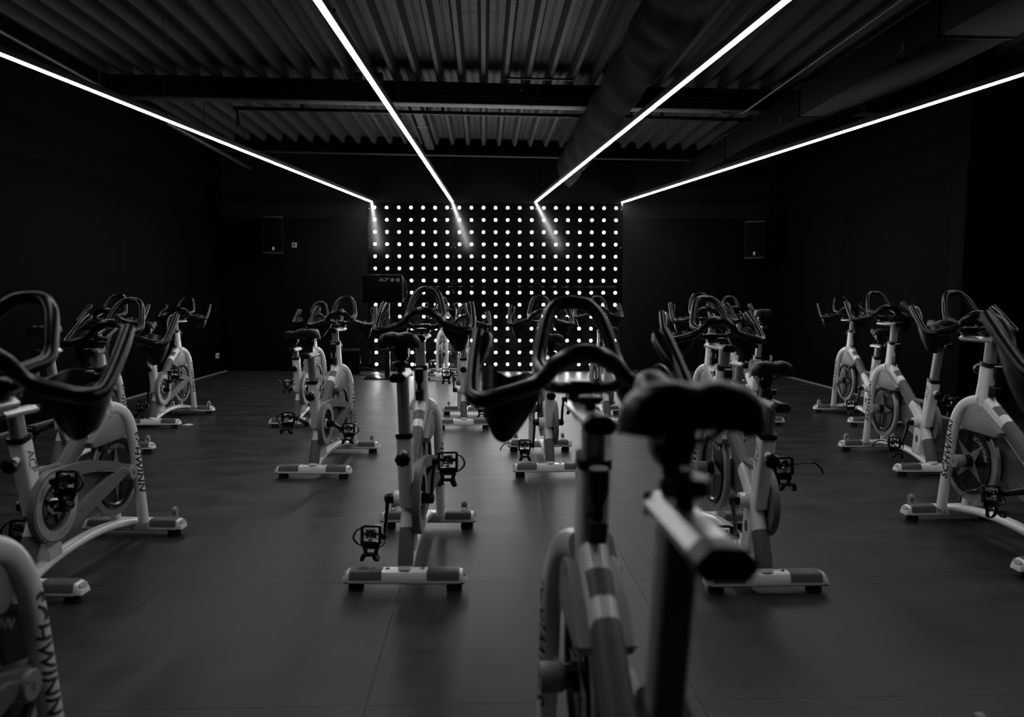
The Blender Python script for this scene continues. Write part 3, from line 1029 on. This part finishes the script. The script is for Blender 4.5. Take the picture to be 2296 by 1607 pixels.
# --- foot bars
for key, y0 in (('rear', 0.0), ('front', WB_)):
    SEC = [(-0.0400, 0.037), (-0.0415, 0.047), (-0.0335, 0.079), (-0.0300, 0.0845), (-0.0230, 0.0875), (0.0230, 0.0875), (0.0300, 0.0845), (0.0335, 0.079), (0.0415, 0.047), (0.0400, 0.037)]
    def bar_loft(stations, grow=0.0, zmin=None):
        """stations: (x, width scale, height scale)"""
        mb_ = MB()
        n_ = len(SEC)
        vs_, fs_ = [], []
        for (x_, ws, hs) in stations:
            for (a_, b_) in SEC:
                bb_ = 0.037 + (b_ - 0.037) * hs
                g_ = grow
                ya = a_ * ws
                ya += math.copysign(g_, ya)
                zb = bb_ + (g_ if b_ > 0.06 else 0.0)
                if zmin is not None:
                    zb = max(zb, zmin)
                    if b_ < 0.05:
                        t_ = (zmin - 0.047) / 0.032
                        ya = math.copysign((0.0415 - 0.008 * t_) * ws + g_, a_)
                vs_.append((x_, y0 + ya, zb))
        for i_ in range(len(stations) - 1):
            for k_ in range(n_):
                k2 = (k_ + 1) % n_
                fs_.append((i_ * n_ + k_, i_ * n_ + k2, (i_ + 1) * n_ + k2, (i_ + 1) * n_ + k_))
        fs_.append(tuple(range(n_)))
        fs_.append(tuple((len(stations) - 1) * n_ + k_ for k_ in range(n_)))
        return mb_.add(vs_, fs_)
    mb = bar_loft([(-0.266, 0.80, 0.30), (-0.262, 0.86, 0.55), (-0.246, 0.95, 0.90), (-0.232, 1, 0.98), (-0.1, 1, 1), (0.1, 1, 1), (0.232, 1, 0.98), (0.246, 0.95, 0.90), (0.262, 0.86, 0.55), (0.266, 0.80, 0.30)])
    part('bar_' + key, 'foot_bar', mb, 'white')
    mb = MB()
    rbox(mb, (0, y0, 0.0365), (0.512, 0.079, 0.006), 0.002)
    part('base_' + key, 'bar_base', mb, 'black', parent='bar_' + key)
    for s, k in ((1, 'r'), (-1, 'l')):
        mb = bar_loft([(s * 0.097, 0.99, 0.98), (s * 0.0985, 1, 1), (s * 0.226, 1, 0.985), (s * 0.235, 0.97, 0.93)], 0.0022, 0.0525)
        part('bpad_%s%s' % (key, k), 'bar_pad', mb, 'pad', parent='bar_' + key)
        mb = MB()
        d_ = Vector((s * 0.74, 0, 0.67)).normalized()
        sweep(mb, [Vector((s * 0.2555, y0, 0.0715)) - d_ * 0.003, Vector((s * 0.2555, y0, 0.0715)) + d_ * 0.0035], [0.029, 0.027], [0.0125, 0.0105], n=20, e=0.7, ref=(0, 1, 0))
        part('bcap_%s%s' % (key, k), 'end_cap', mb, 'cover', parent='bar_' + key)
        mb = MB()
        lathe(mb, [(0.030, 0.0), (0.034, 0.004), (0.034, 0.016), (0.029, 0.020), (0.029, 0.024), (0.033, 0.027), (0.026, 0.038)], (s * 0.212, y0, 0), (0, 0, 1), 20)
        part('foot_%s%s' % (key, k), 'rubber_foot', mb, 'rubber', parent='bar_' + key)
        mb = MB()
        lathe(mb, [(0.009, 0.0), (0.009, 0.004), (0.006, 0.008), (0.0, 0.008)], (s * 0.075, y0, 0.0865), (0, 0, 1), 12)
        lathe(mb, [(0.007, 0.0), (0.006, -0.008), (0.0, -0.009)], (s * 0.075, y0, 0.036), (0, 0, 1), 10)
        part('bolt_%s%s' % (key, k), 'bolt', mb, 'chrome', parent='bar_' + key)
        if key == 'front':
            mb = MB()
            for dx in (-0.014, 0.014):
                prism(mb, [(y0 + 0.012, 0.066), (y0 + 0.045, 0.066), (y0 + 0.058, 0.112), (y0 + 0.050, 0.124), (y0 + 0.038, 0.122)], s * 0.195 + dx - 0.0018, s * 0.195 + dx + 0.0018)
                lathe(mb, [(0.006, 0), (0.005, 0.004)], (s * 0.195 + dx, y0 + 0.048, 0.113), (1 if dx > 0 else -1, 0, 0), 8)
            part('wbr_' + k, 'wheel_bracket', mb, 'alu', parent='bar_front')
            mb = MB()
            lathe(mb, [(0.006, -0.011), (0.018, -0.011), (0.021, -0.006), (0.021, 0.006), (0.018, 0.011), (0.006, 0.011)], (s * 0.195, y0 + 0.048, 0.116), (1, 0, 0), 18)
            part('whl_' + k, 'transport_wheel', mb, 'cover', parent='bar_front')
mb = MB()
vs = [(-0.185 + 0.026 * cos(2 * pi * i / 20), 0.021 * sin(2 * pi * i / 20) * 0.95, 0.0905) for i in range(20)]
mb.add(vs + [(v[0], v[1], 0.088) for v in vs], [tuple(range(20))] + [(i, (i + 1) % 20, 20 + (i + 1) % 20, 20 + i) for i in range(20)])
part('barbadge', 'round_badge', mb, 'ink', parent='bar_rear')
# --- pop pin knobs
def knob(center, direction, boss_len=0.035, r=0.029):
    mb1, mb2 = MB(), MB()
    d_ = Vector(direction).normalized()
    c = Vector(center)
    lathe(mb1, [(0.016, 0), (0.015, boss_len * 0.7), (0.011, boss_len * 0.75), (0.011, boss_len)], c, d_, 14)
    lathe(mb2, [(0.012, 0.0), (0.021, 0.004), (r, 0.010), (r, 0.028), (r * 0.8, 0.034), (0.0, 0.035)], c + d_ * boss_len, d_, 32, lobes=8, lobe_amp=0.07)
    return mb1, mb2
b1, b2 = knob((0, 0.010, 0.590), (0, -0.93, -0.30), 0.036, 0.031)
part('pin_s', 'pin_boss', b1, 'white', parent='seat_tube')
part('pin_sk', 'adjusting_knob', b2, 'black', parent='seat_tube')
b1, b2 = knob((0, 0.655, 0.872), (0, 0.97, 0.1), 0.03, 0.027)
part('pin_h', 'pin_boss', b1, 'white', parent='head')
part('pin_hk', 'adjusting_knob', b2, 'black', parent='head')
# --- resistance knob with brake lever, behind the head tube
mb = MB()
lathe(mb, [(0.009, -0.062), (0.012, -0.05), (0.010, -0.03), (0.018, -0.012), (0.021, 0.0), (0.022, 0.044), (0.0205, 0.050)], (0, 0.553, 0.852), (0, -0.08, 1), 24)
part('resist', 'resistance_knob', mb, 'black')
mb = MB()
lathe(mb, [(0.0200, 0.049), (0.0190, 0.0525), (0.0, 0.053)], (0, 0.553, 0.852), (0, -0.08, 1), 24)
part('resist_top', 'knob_top', mb, 'cover', parent='resist')
mb = MB()
rbox(mb, (0, 0.572, 0.788), (0.038, 0.072, 0.018), 0.006, 2, Matrix.Rotation(0.12, 3, 'X'))
prism(mb, [(0.535, 0.785), (0.55, 0.745), (0.60, 0.740), (0.61, 0.79)], -0.018, 0.018, 0.004)
part('resist_br', 'knob_bracket', mb, 'black', parent='resist')
# --- seat assembly (designed with the saddle top at z = 1.0)
SAX = Vector((0, -0.2034, 0.9791))
def on_seat_axis(z):
    t = (z - 0.688) / 0.9791
    return Vector((0, 0.024, 0.688)) + SAX * t
mb = MB()
sweep(mb, [on_seat_axis(0.48), on_seat_axis(0.818)], 0.0245, 0.029, n=20, e=0.5)
part('spost', 'seat_post', mb, 'post', group='seat')
mb = MB()
for i in range(11):
    c = on_seat_axis(0.70 + i * 0.012)
    rbox(mb, (-0.0246, c.y - 0.004, c.z), (0.0006, 0.012 if i % 2 else 0.018, 0.0014))
    rbox(mb, (0.0246, c.y - 0.004, c.z), (0.0006, 0.012 if i % 2 else 0.018, 0.0014))
    lathe(mb, [(0.004, 0.0), (0.004, 0.0006), (0, 0.0006)], (0, c.y - 0.0297, c.z), (0, -1, -0.2), 8)
part('smarks', 'height_marks', mb, 'ink', group='seat', parent='spost', smooth=False)
yS = on_seat_axis(0.84).y
mb = MB()
prism(mb, [(-0.020, 0.814), (0.020, 0.814), (0.031, 0.824), (0.031, 0.833), (0.016, 0.847), (-0.016, 0.847), (-0.031, 0.833), (-0.031, 0.824)], yS - 0.095, yS + 0.115, 0.0015, 1, plane='xz')
part('srail', 'seat_slider', mb, 'alu', group='seat')
mb = MB()
prism(mb, [(-0.024, 0.811), (0.024, 0.811), (0.034, 0.823), (0.034, 0.834), (0.018, 0.849), (-0.018, 0.849), (-0.034, 0.834), (-0.034, 0.823)], yS - 0.138, yS - 0.093, 0.003, 1, plane='xz')
part('srail_cap', 'slider_cap', mb, 'black', group='seat', parent='srail')
mb = MB()
rbox(mb, (0, yS + 0.119, 0.829), (0.06, 0.012, 0.034), 0.004)
part('srail_capf', 'slider_cap', mb, 'black', group='seat', parent='srail')
mb = MB()
lathe(mb, [(0.012, 0.0), (0.012, 0.018), (0.03, 0.022), (0.032, 0.028), (0.032, 0.040), (0.028, 0.044), (0, 0.045)], (0, yS - 0.06, 0.845), (0, 0, 1), 30, lobes=6, lobe_amp=0.05)
part('srail_knob', 'slider_knob', mb, 'black', group='seat', parent='srail')
# saddle: lofted outline, groove down the middle, turned-down skirt
yC = yS + 0.01
stn = [(-0.135, 0.052, 0.002), (-0.126, 0.078, 0.012), (-0.10, 0.088, 0.014), (-0.06, 0.086, 0.006), (-0.02, 0.070, -0.006), (0.02, 0.046, -0.010), (0.06, 0.032, -0.004), (0.10, 0.027, 0.004), (0.128, 0.023, 0.002), (0.142, 0.012, -0.010)]
sp = catmull([(a, b, c) for a, b, c in stn], 3)
mb = MB()
NS = 21
vs, fs = [], []
for (a, w, dz) in sp:
    wmax = 0.090
    for k in range(NS):
        u = -1 + 2 * k / (NS - 1)
        x_ = w * sin(u * pi / 2)
        drop = 0.060 * (abs(u) ** 3.2) * (0.55 + 0.45 * (w / wmax))
        groove = 0.007 * math.exp(-(x_ / 0.014) ** 2) * max(0.0, min(1.0, (0.10 - a) / 0.10))
        crown = 0.006 * (1 - abs(u))
        vs.append((x_, yC + a, 1.0 + dz - drop - groove + crown - 0.006))
m_ = len(sp)
for i in range(m_ - 1):
    for k in range(NS - 1):
        fs.append((i * NS + k, i * NS + k + 1, (i + 1) * NS + k + 1, (i + 1) * NS + k))
bot = len(vs)
for (a, w, dz) in sp:
    for t in (-0.80, 0.80):
        vs.append((w * t, yC + a * 0.97, 1.0 + dz - 0.060 * (0.55 + 0.45 * w / 0.09) + 0.002))
for i in range(m_ - 1):
    fs.append((bot + 2 * i, bot + 2 * i + 1, bot + 2 * i + 3, bot + 2 * i + 2))
    fs.append((i * NS, (i + 1) * NS, bot + 2 * i + 2, bot + 2 * i))
    fs.append((i * NS + NS - 1, (i + 1) * NS + NS - 1, bot + 2 * i + 3, bot + 2 * i + 1))
fs.append(tuple(range(NS)) + (bot + 1, bot))
fs.append(tuple((m_ - 1) * NS + k for k in range(NS)) + (bot + 2 * m_ - 1, bot + 2 * m_ - 2))
mb.add(vs, fs)
part('saddle', 'saddle', mb, 'saddle', group='seat', angle=70)
mb = MB()
sweep(mb, [(0, yC - 0.005, 0.844), (0, yC - 0.005, 0.918)], 0.013, n=14, ref=(1, 0, 0))
lathe(mb, [(0.02, -0.028), (0.024, -0.02), (0.024, 0.02), (0.02, 0.028)], (0, yC - 0.005, 0.922), (1, 0, 0), 16)
rbox(mb, (0, yC - 0.005, 0.90), (0.044, 0.05, 0.02), 0.005)
for s in (-1, 1):
    sweep(mb, catmull([(s * 0.012, yC + 0.11, 0.958), (s * 0.020, yC + 0.06, 0.926), (s * 0.022, yC - 0.03, 0.924), (s * 0.034, yC - 0.09, 0.945), (s * 0.04, yC - 0.11, 0.962)], 4), 0.0038, n=8)
part('sclamp', 'saddle_clamp', mb, 'black', group='seat', parent='saddle')
# --- handlebar assembly (designed with the top of the loop at z = 1.317)
mb = MB()
sweep(mb, [(0, 0.633, 0.78), (0, 0.606, 1.050)], 0.0235, 0.029, n=20, e=0.5)
part('hpost', 'handlebar_post', mb, 'post', group='bar')
mb = MB()
prism(mb, [(-0.018, 1.040), (0.018, 1.040), (0.030, 1.050), (0.030, 1.058), (0.015, 1.070), (-0.015, 1.070), (-0.030, 1.058), (-0.030, 1.050)], 0.555, 0.84, 0.0015, 1, plane='xz')
part('hrail', 'bar_slider', mb, 'alu', group='bar')
mb = MB()
prism(mb, [(-0.022, 1.036), (0.022, 1.036), (0.034, 1.048), (0.034, 1.060), (0.018, 1.074), (-0.018, 1.074), (-0.034, 1.060), (-0.034, 1.048)], 0.528, 0.562, 0.003, 1, plane='xz')
part('hrail_cap', 'slider_cap', mb, 'black', group='bar', parent='hrail')
mb = MB()
lathe(mb, [(0.010, 0.0), (0.010, 0.012), (0.024, 0.016), (0.026, 0.032), (0.0, 0.036)], (0, 0.655, 1.068), (0, 0, 1), 24, lobes=6, lobe_amp=0.06)
part('hrail_knob', 'slider_knob', mb, 'black', group='bar', parent='hrail')
# main bar: horn tip - corner - centre arch - corner - horn tip
half = [(0.236, 0.950, 1.226), (0.243, 0.905, 1.190), (0.250, 0.850, 1.146), (0.254, 0.800, 1.108), (0.252, 0.768, 1.088), (0.236, 0.742, 1.083), (0.205, 0.733, 1.088), (0.165, 0.732, 1.098), (0.125, 0.733, 1.112), (0.097, 0.732, 1.130), (0.070, 0.727, 1.158), (0.036, 0.722, 1.180), (0.0, 0.720, 1.188)]
P = [Vector(p) for p in half] + [Vector((-p[0], p[1], p[2])) for p in half[-2::-1]]
mb = MB()
rr = [0.0155, 0.017, 0.017, 0.0175, 0.0185, 0.0195, 0.020, 0.0195, 0.0185, 0.0175, 0.0205, 0.0215, 0.0215]
sweep(mb, catmull(P, 4), rr + rr[-2::-1], n=16, transport=True)
part('hbar', 'handlebar', mb, 'grip', group='bar', angle=60)
mb = MB()
al = [(0.086, 0.742, 1.136), (0.092, 0.785, 1.144), (0.095, 0.830, 1.153), (0.093, 0.858, 1.170), (0.085, 0.880, 1.204), (0.074, 0.904, 1.242), (0.060, 0.926, 1.272), (0.040, 0.943, 1.2925), (0.020, 0.951, 1.2995), (0.0, 0.953, 1.301)]
P = [Vector(p) for p in al] + [Vector((-p[0], p[1], p[2])) for p in al[-2::-1]]
sweep(mb, catmull(P, 5), 0.0168, n=16, transport=True)
part('aero', 'aero_loop', mb, 'grip', group='bar', parent='hbar', angle=60)
mb = MB()
sweep(mb, catmull([(0.094, 0.740, 1.128), (0.082, 0.775, 1.112), (0.05, 0.800, 1.102), (0.0, 0.808, 1.099), (-0.05, 0.800, 1.102), (-0.082, 0.775, 1.112), (-0.094, 0.740, 1.128)], 5), 0.0145, n=14, transport=True)
part('ring', 'front_ring', mb, 'grip', group='bar', parent='hbar', angle=60)
mb = MB()
rbox(mb, (0, 0.806, 1.094), (0.058, 0.056, 0.048), 0.008, 3)
part('hclamp', 'bar_clamp', mb, 'black', group='bar', parent='hbar')
for s, k in ((1, 'r'), (-1, 'l')):
    # flattened rest on the inner side of each horn
    mb = MB()
    rest = [(0.222, 0.944, 1.222), (0.224, 0.925, 1.208), (0.229, 0.90, 1.188), (0.237, 0.872, 1.165), (0.245, 0.845, 1.143)]
    sweep(mb, catmull([(s * p[0], p[1], p[2]) for p in rest], 4), [0.016, 0.023, 0.024, 0.021, 0.013], [0.008, 0.013, 0.014, 0.013, 0.009], n=16, e=0.8, ref=(1, 0, 0))
    part('rest_' + k, 'horn_rest', mb, 'grip', group='bar', parent='hbar', angle=60)
    # bottle holder slung in front of the bar: scooped rim, bellied floor
    mb = MB()
    nr, lv = 28, 8
    vs, fs = [], []
    for shell in (0, 1):
        off = 0.0035 * shell
        for j in range(lv):
            t = j / (lv - 1)
            for i in range(nr):
                a = 2 * pi * i / nr
                c_, s_ = cos(a), sin(a)
                ex, ey = math.copysign(abs(c_) ** 0.7, c_), math.copysign(abs(s_) ** 0.7, s_)
                wx = (0.072 - off) * (1 - 0.34 * t ** 2.6)
                wy = (0.056 - off) * (1 - 0.40 * t ** 2.4)
                rim = 1.112 + 0.022 * max(0.0, s_) * (1 - 0.9 * math.exp(-(ex / 0.5) ** 2)) - 0.012 * max(0, -s_)
                rim += 0.040 * max(0.0, ex) ** 2 * max(0.0, s_) ** 0.6
                low = 0.972 + 0.070 * max(0.0, 0.25 - ex) ** 1.25 * 0.8 + 0.018 * max(0.0, ex) ** 4 + 0.012 * max(0, s_) + off
                vs.append((s * (0.162 + wx * ex), 0.836 + wy * ey - 0.010 * t + (0.045 + 0.03 * max(0.0, ex)) * (1 - t) * max(0.0, s_), rim * (1 - t) + low * t))
    def idx(sh, j, i):
        return sh * nr * lv + j * nr + i % nr
    for j in range(lv - 1):
        for i in range(nr):
            fs.append((idx(0, j, i), idx(0, j, i + 1), idx(0, j + 1, i + 1), idx(0, j + 1, i)))
            fs.append((idx(1, j, i), idx(1, j, i + 1), idx(1, j + 1, i + 1), idx(1, j + 1, i)))
    for i in range(nr):
        fs.append((idx(0, 0, i), idx(0, 0, i + 1), idx(1, 0, i + 1), idx(1, 0, i)))
    fs.append(tuple(idx(0, lv - 1, i) for i in range(nr)))
    fs.append(tuple(idx(1, lv - 1, i) for i in range(nr)))
    mb.add(vs, fs)
    part('holder_' + k, 'bottle_holder', mb, 'black', group='bar', parent='hbar', angle=50)

PART_INDEX = {p[0]: p for p in PARTS}
BIKE_TAG = 'indoor bikes set out in rows'
def make_bike(x, y, head, bar_z, saddle_z, crank_deg, label, bar_dy=0.0, seat_dy=0.0, rail_dy=0.0, loose='', star=0.0, badge=True):
    root = empty('indoor_bike', (x, y, 0.0), -radians(head))
    tag(root, label, 'exercise bike', BIKE_TAG)
    db = bar_z - 1.317
    ds = saddle_z - 1.0
    off = {'frame': Vector((0, 0, 0)), 'bar': Vector((0, -0.1 * db, db)), 'seat': SAX * (ds / 0.9791)}
    off['seat_only'] = off['seat']
    th = radians(crank_deg)           # 0 = right crank straight down, positive turns it forward
    objs = {}
    for key, name, me, group, parent in PARTS:
        if key.startswith('loose_') and key[-1] not in loose:
            continue
        if key.startswith('strap_') and key[-1] in loose:
            continue
        if key == 'barbadge' and not badge:
            continue
        rot = None
        par = objs[parent] if parent else root
        if group in off:
            loc = off[group].copy()
            if group == 'bar' and key != 'hpost':
                loc.y += bar_dy
            if key in ('srail', 'srail_cap', 'srail_capf'):
                loc.y += rail_dy
            elif group == 'seat' and key not in ('spost', 'smarks'):
                loc.y += seat_dy
            if parent:
                pg = PART_INDEX[parent]
                ploc = objs[parent].location
                loc = loc - ploc
        elif group == 'fly':
            if parent:
                loc = Vector((0, 0, 0))
            else:
                loc, rot = Vector((0, HUB[0], HUB[1])), (star, 0, 0)
        elif group.startswith('crank'):
            a = th if group.endswith('r') else th + pi
            loc, rot = Vector((0, BB[0], BB[1])), (a, 0, 0)
        else:
            if parent:
                loc = Vector((0, 0, 0))
            else:
                a = th if group.endswith('r') else th + pi
                loc = Vector((0, BB[0] + 0.166 * sin(a), BB[1] - 0.166 * cos(a) + 0.006))
                rot = (-0.18, 0, 0)
        objs[key] = link(name, me, par, loc, rot)
        if key == 'smarks':
            objs[key]['kind'] = 'stuff'
    return root

BIKES = [
    # x, y, heading, loop z, saddle z, crank, label, extras
    (0.250, 1, -1.6, 1.255, 1.14, 200, 'nearest bike, its saddle large and out of focus right of the centre', {'seat_dy': 0.04, 'rail_dy': -0.045}),
    (-1.132, 1, 0.8, 1.265, 1, 40, 'bike cut off in the bottom left corner, only fork and handlebar showing', {}),
    (1.58, 1.01, -3.0, 1.30, 1.0, 40, 'bike cut off at the right edge, only its black handlebar showing', {}),
    (-1.907, 3.177, 3.6, 1.252, 0.955, 216, 'bike in the front left, chain guard in full view beside the corner bike', {}),
    (-0.341, 3.26, 2.2, 1.314, 1.1, 176, 'bike left of the centre aisle, the nearest one seen squarely from behind', {}),
    (1.201, 3.18, -0.4, 1.267, 0.98, 140, 'bike directly behind the blurred saddle, right of the centre', {'loose': 'r', 'seat_dy': 0.07}),
    (2.649, 3.306, -0.9, 1.297, 1, 250, 'nearest of the three bikes lined up on the right with lettering on the fork', {'loose': 'l', 'star': 0.78}),
    (-2.96, 5.37, 2, 1.285, 1.055, 100, 'bike on the left, mostly hidden behind the front left bike', {}),
    (-1.188, 5.352, 4.6, 1.267, 1.03, 68, 'bike left of the centre with both pedals level, in front of the floor speaker', {}),
    (0.466, 5.364, -0.6, 1.274, 0.995, 175, 'bike seen from behind through the loop of the nearest handlebar', {'loose': 'l'}),
    (1.78, 5.29, -2, 1.3, 0.965, 120, 'middle bike of the overlapping group of three right of the centre', {}),
    (3.169, 5.276, 1.6, 1.313, 1.097, 197, 'middle one of the three bikes lined up on the right', {'loose': 'l'}),
    (-3.191, 7.481, 0.75, 1.266, 1.02, 183, 'far left bike standing alone near the left wall socket', {}),
    (-1.817, 7.49, 3, 1.215, 0.925, -75, 'bike on the left in the far row, behind the one with level pedals', {'loose': 'l'}),
    (-0.196, 7.375, 0.4, 1.192, 1, 5, 'bike in the far row before the lamp wall, partly behind a near handlebar', {'loose': 'l'}),
    (1.197, 7.375, 1.6, 1.278, 0.968, 178, 'bike in the far row standing in front of the right end of the lamp wall', {'loose': 'r'}),
    (2.69, 7.45, 0, 1.28, 1.137, 150, 'rearmost bike of the overlapping group, its saddle raised highest', {}),
    (3.852, 7.395, 2.8, 1.281, 0.955, 190, 'farthest of the three bikes lined up on the right, near the wall', {}),
    (-0.645, 12.74, 180.0, 1.27, 1.0, 30, 'lone bike facing the room right in front of the lamp wall', {}),
]
for bx in BIKES:
    make_bike(*bx[:7], **bx[7])

# ------------------------------------------------------------------ display on a stand, left end of the lamp wall
disp = empty('display_stand', (-1.55, 12.1, 0))
tag(disp, 'black flat display on a pole stand at the left end of the lamp wall', 'display')
link('base_plate', boxmesh('base_plate', (-0.30, -0.24, 0.0), (0.30, 0.20, 0.022), M['gloss'], 0.004), disp)
link('pole', boxmesh('pole', (0.0, -0.03, 0.022), (0.08, 0.03, 1.40), M['black'], 0.006), disp)
mb = MB()
rbox(mb, (-0.02, -0.055, 1.385), (0.60, 0.035, 0.425), 0.006)
scr = link('display_panel', mb.mesh('display_panel', M['screen']), disp)
mb = MB()
rbox(mb, (-0.02, -0.055, 1.602), (0.60, 0.042, 0.012), 0.003)
rbox(mb, (0.29, -0.055, 1.39), (0.014, 0.042, 0.40), 0.003)
link('display_bezel', mb.mesh('display_bezel', M['gloss']), disp)
vs, fs = text_geo('ACP', 0.075, shear=0.4, offset=-0.001)
mb = MB()
mb.add([(-0.005 + v.x, -0.0735, 1.528 + v.y) for v in vs], fs)
link('lettering', mb.mesh('lettering', M['ring'], smooth=False), scr)
for cx in (0.14, 0.225):
    mb = MB()
    for a in range(8):
        t = 2 * pi * a / 8
        rbox(mb, (cx + 0.022 * cos(t), -0.0736, 1.528 + 0.022 * sin(t)), (0.011, 0.001, 0.011))
    pts = [(cx + (0.014 if i % 2 == 0 else 0.006) * cos(pi / 5 * i + pi / 2), -0.0738, 1.528 + (0.014 if i % 2 == 0 else 0.006) * sin(pi / 5 * i + pi / 2)) for i in range(10)]
    mb.add(pts, [tuple(range(10))])
    link('round_emblem', mb.mesh('round_emblem', M['ring'], smooth=False), scr)
mb = MB()
sweep(mb, catmull([(0.29, -0.03, 1.55), (0.33, 0.0, 1.50), (0.35, 0.02, 1.30), (0.30, 0.03, 1.22)], 5), 0.006, n=8, transport=True)
sweep(mb, catmull([(0.285, -0.03, 1.58), (0.30, -0.06, 1.54), (0.298, -0.07, 1.35), (0.292, -0.06, 1.20)], 5), 0.010, n=8, transport=True)
link('side_cable', mb.mesh('side_cable', M['gloss']), disp)

# ------------------------------------------------------------------ loudspeakers
def speaker(name, loc, rz, size, label, handle=False, badge=True, tilt=0.0):
    e = empty(name, loc, rz)
    tag(e, label, 'speaker')
    w, d, h = size
    mb_ = MB()
    prism(mb_, [(-w / 2, -d / 2), (w / 2, -d / 2), (w * 0.40, d / 2), (-w * 0.40, d / 2)], 0, h, 0.006, plane='xy')
    link('cabinet', mb_.mesh('cabinet', M['cabinet']), e)
    mb_ = MB()
    rbox(mb_, (0, -d / 2 - 0.004, h / 2), (w * 0.92, 0.012, h * 0.90), 0.004)
    g = link('grille', mb_.mesh('grille', M['soffit']), e)
    for z_ in (0.025, h - 0.025):
        mb_ = MB()
        rbox(mb_, (0, -d / 2 - 0.002, z_), (w * 0.98, 0.012, 0.028), 0.003)
        link('front_strip', mb_.mesh('front_strip', M['strip_trim']), e)
    if badge:
        mb_ = MB()
        rbox(mb_, (0, -d / 2 - 0.011, h * 0.145), (0.034, 0.003, 0.05), 0.002)
        link('badge', mb_.mesh('badge', M['plate']), g)
    if handle:
        mb_ = MB()
        rbox(mb_, (w / 2 - 0.012, 0.0, h * 0.5), (0.02, d * 0.5, h * 0.55), 0.006)
        link('side_recess', mb_.mesh('side_recess', M['cover']), e)
        mb_ = MB()
        rbox(mb_, (w / 2 - 0.002, 0.0, h * 0.55), (0.012, d * 0.28, h * 0.25), 0.006)
        link('handle', mb_.mesh('handle', M['black']), e)
    else:
        mb_ = MB()
        rbox(mb_, (0, d / 2 + 0.06, h / 2), (0.10, 0.14, 0.10), 0.005)
        link('wall_bracket', mb_.mesh('wall_bracket', M['black']), e)
    return e
speaker('wall_speaker', (-3.47, 12.95, 1.96), 0.30, (0.33, 0.30, 0.62), 'black wall speaker hung on the back wall left of the lamps')
speaker('wall_speaker', (4.46, 12.55, 1.885), -0.62, (0.33, 0.30, 0.62), 'black wall speaker hung in the back right corner')
speaker('floor_speaker', (-2.22, 12.78, 0.0), 0.16, (0.36, 0.36, 0.415), 'black box speaker standing on the floor left of the lamp wall', handle=True, badge=False)

# ------------------------------------------------------------------ sockets, cables, scrap
def socket(name, loc, rz, label, twin):
    e = empty(name, loc, rz)
    tag(e, label, 'socket')
    link('cover_plate', boxmesh('cover_plate', (-0.075 if twin else -0.042, -0.012, -0.042), (0.075 if twin else 0.042, 0, 0.042), M['plate'], 0.004), e)
    for dx in ((-0.036, 0.036) if twin else (0,)):
        mb_ = MB()
        lathe(mb_, [(0.022, 0.0), (0.022, 0.002), (0.018, 0.003), (0.018, 0.0005), (0.0, 0.0005)], (dx, -0.0118, 0), (0, -1, 0), 18)
        link('outlet', mb_.mesh('outlet', M['pad']), e)
socket('wall_socket', (XL + 0.001, 12.85, 0.30), -pi / 2 + pi, 'light double socket low on the left wall', True)
socket('wall_socket', (XR - 0.001, 12.80, 0.25), -pi / 2, 'light single socket low on the right wall', False)
socket('wall_socket', (-3.20, back_y(-3.20) - 0.001, 2.14), TB, 'small junction plate on the back wall beside the left wall speaker', False)
def cable(name, pts, r, label):
    mb_ = MB()
    o = Vector(pts[0])
    sweep(mb_, catmull([Vector(p) - o for p in pts], 6), r, n=7, transport=True, ref=(0, 0, 1))
    c = link(name, mb_.mesh(name, M['rubber']), loc=o)
    tag(c, label, 'cable')
cable('floor_cable', [(-2.05, 12.6, 0.012), (-1.98, 12.45, 0.012), (-1.85, 12.55, 0.012), (-1.92, 12.7, 0.02), (-2.0, 12.55, 0.022), (-1.88, 12.42, 0.012), (-1.74, 12.5, 0.012), (-1.7, 12.35, 0.012)], 0.008, 'coiled black cable on the floor between speaker and display stand')
cable('power_cable', [(-2.02, 12.75, 0.10), (-1.9, 12.8, 0.09), (-1.72, 12.75, 0.04), (-1.55, 12.65, 0.012), (-1.50, 12.4, 0.012)], 0.007, 'thin cable arching from the floor speaker to the display stand')
mb = MB()
mb.add([(-0.05, -0.012, 0.004), (0.03, -0.02, 0.002), (0.055, 0.012, 0.008), (0.0, 0.008, 0.016), (-0.045, 0.016, 0.003), (-0.05, -0.012, 0.0030), (0.03, -0.02, 0.001), (0.055, 0.012, 0.007), (0.0, 0.008, 0.015), (-0.045, 0.016, 0.002)],
       [(0, 1, 3), (1, 2, 3), (0, 3, 4), (5, 8, 6), (6, 8, 7), (5, 9, 8), (0, 1, 6, 5), (1, 2, 7, 6), (2, 3, 8, 7), (3, 4, 9, 8), (4, 0, 5, 9)])
tag(link('paper_scrap', mb.mesh('paper_scrap', M['paper'], smooth=False), loc=(-2.915, 7.637, 0)), 'small white paper scrap on the floor by the far left bike', 'paper')
mb = MB()
mb.add([(-0.02, 0, 0.001), (0.0, -0.008, 0.002), (0.022, 0.002, 0.001), (0.002, 0.008, 0.003), (-0.02, 0, 0.0003), (0.0, -0.008, 0.001), (0.022, 0.002, 0.0003), (0.002, 0.008, 0.002)],
       [(0, 1, 2, 3), (7, 6, 5, 4), (0, 1, 5, 4), (1, 2, 6, 5), (2, 3, 7, 6), (3, 0, 4, 7)])
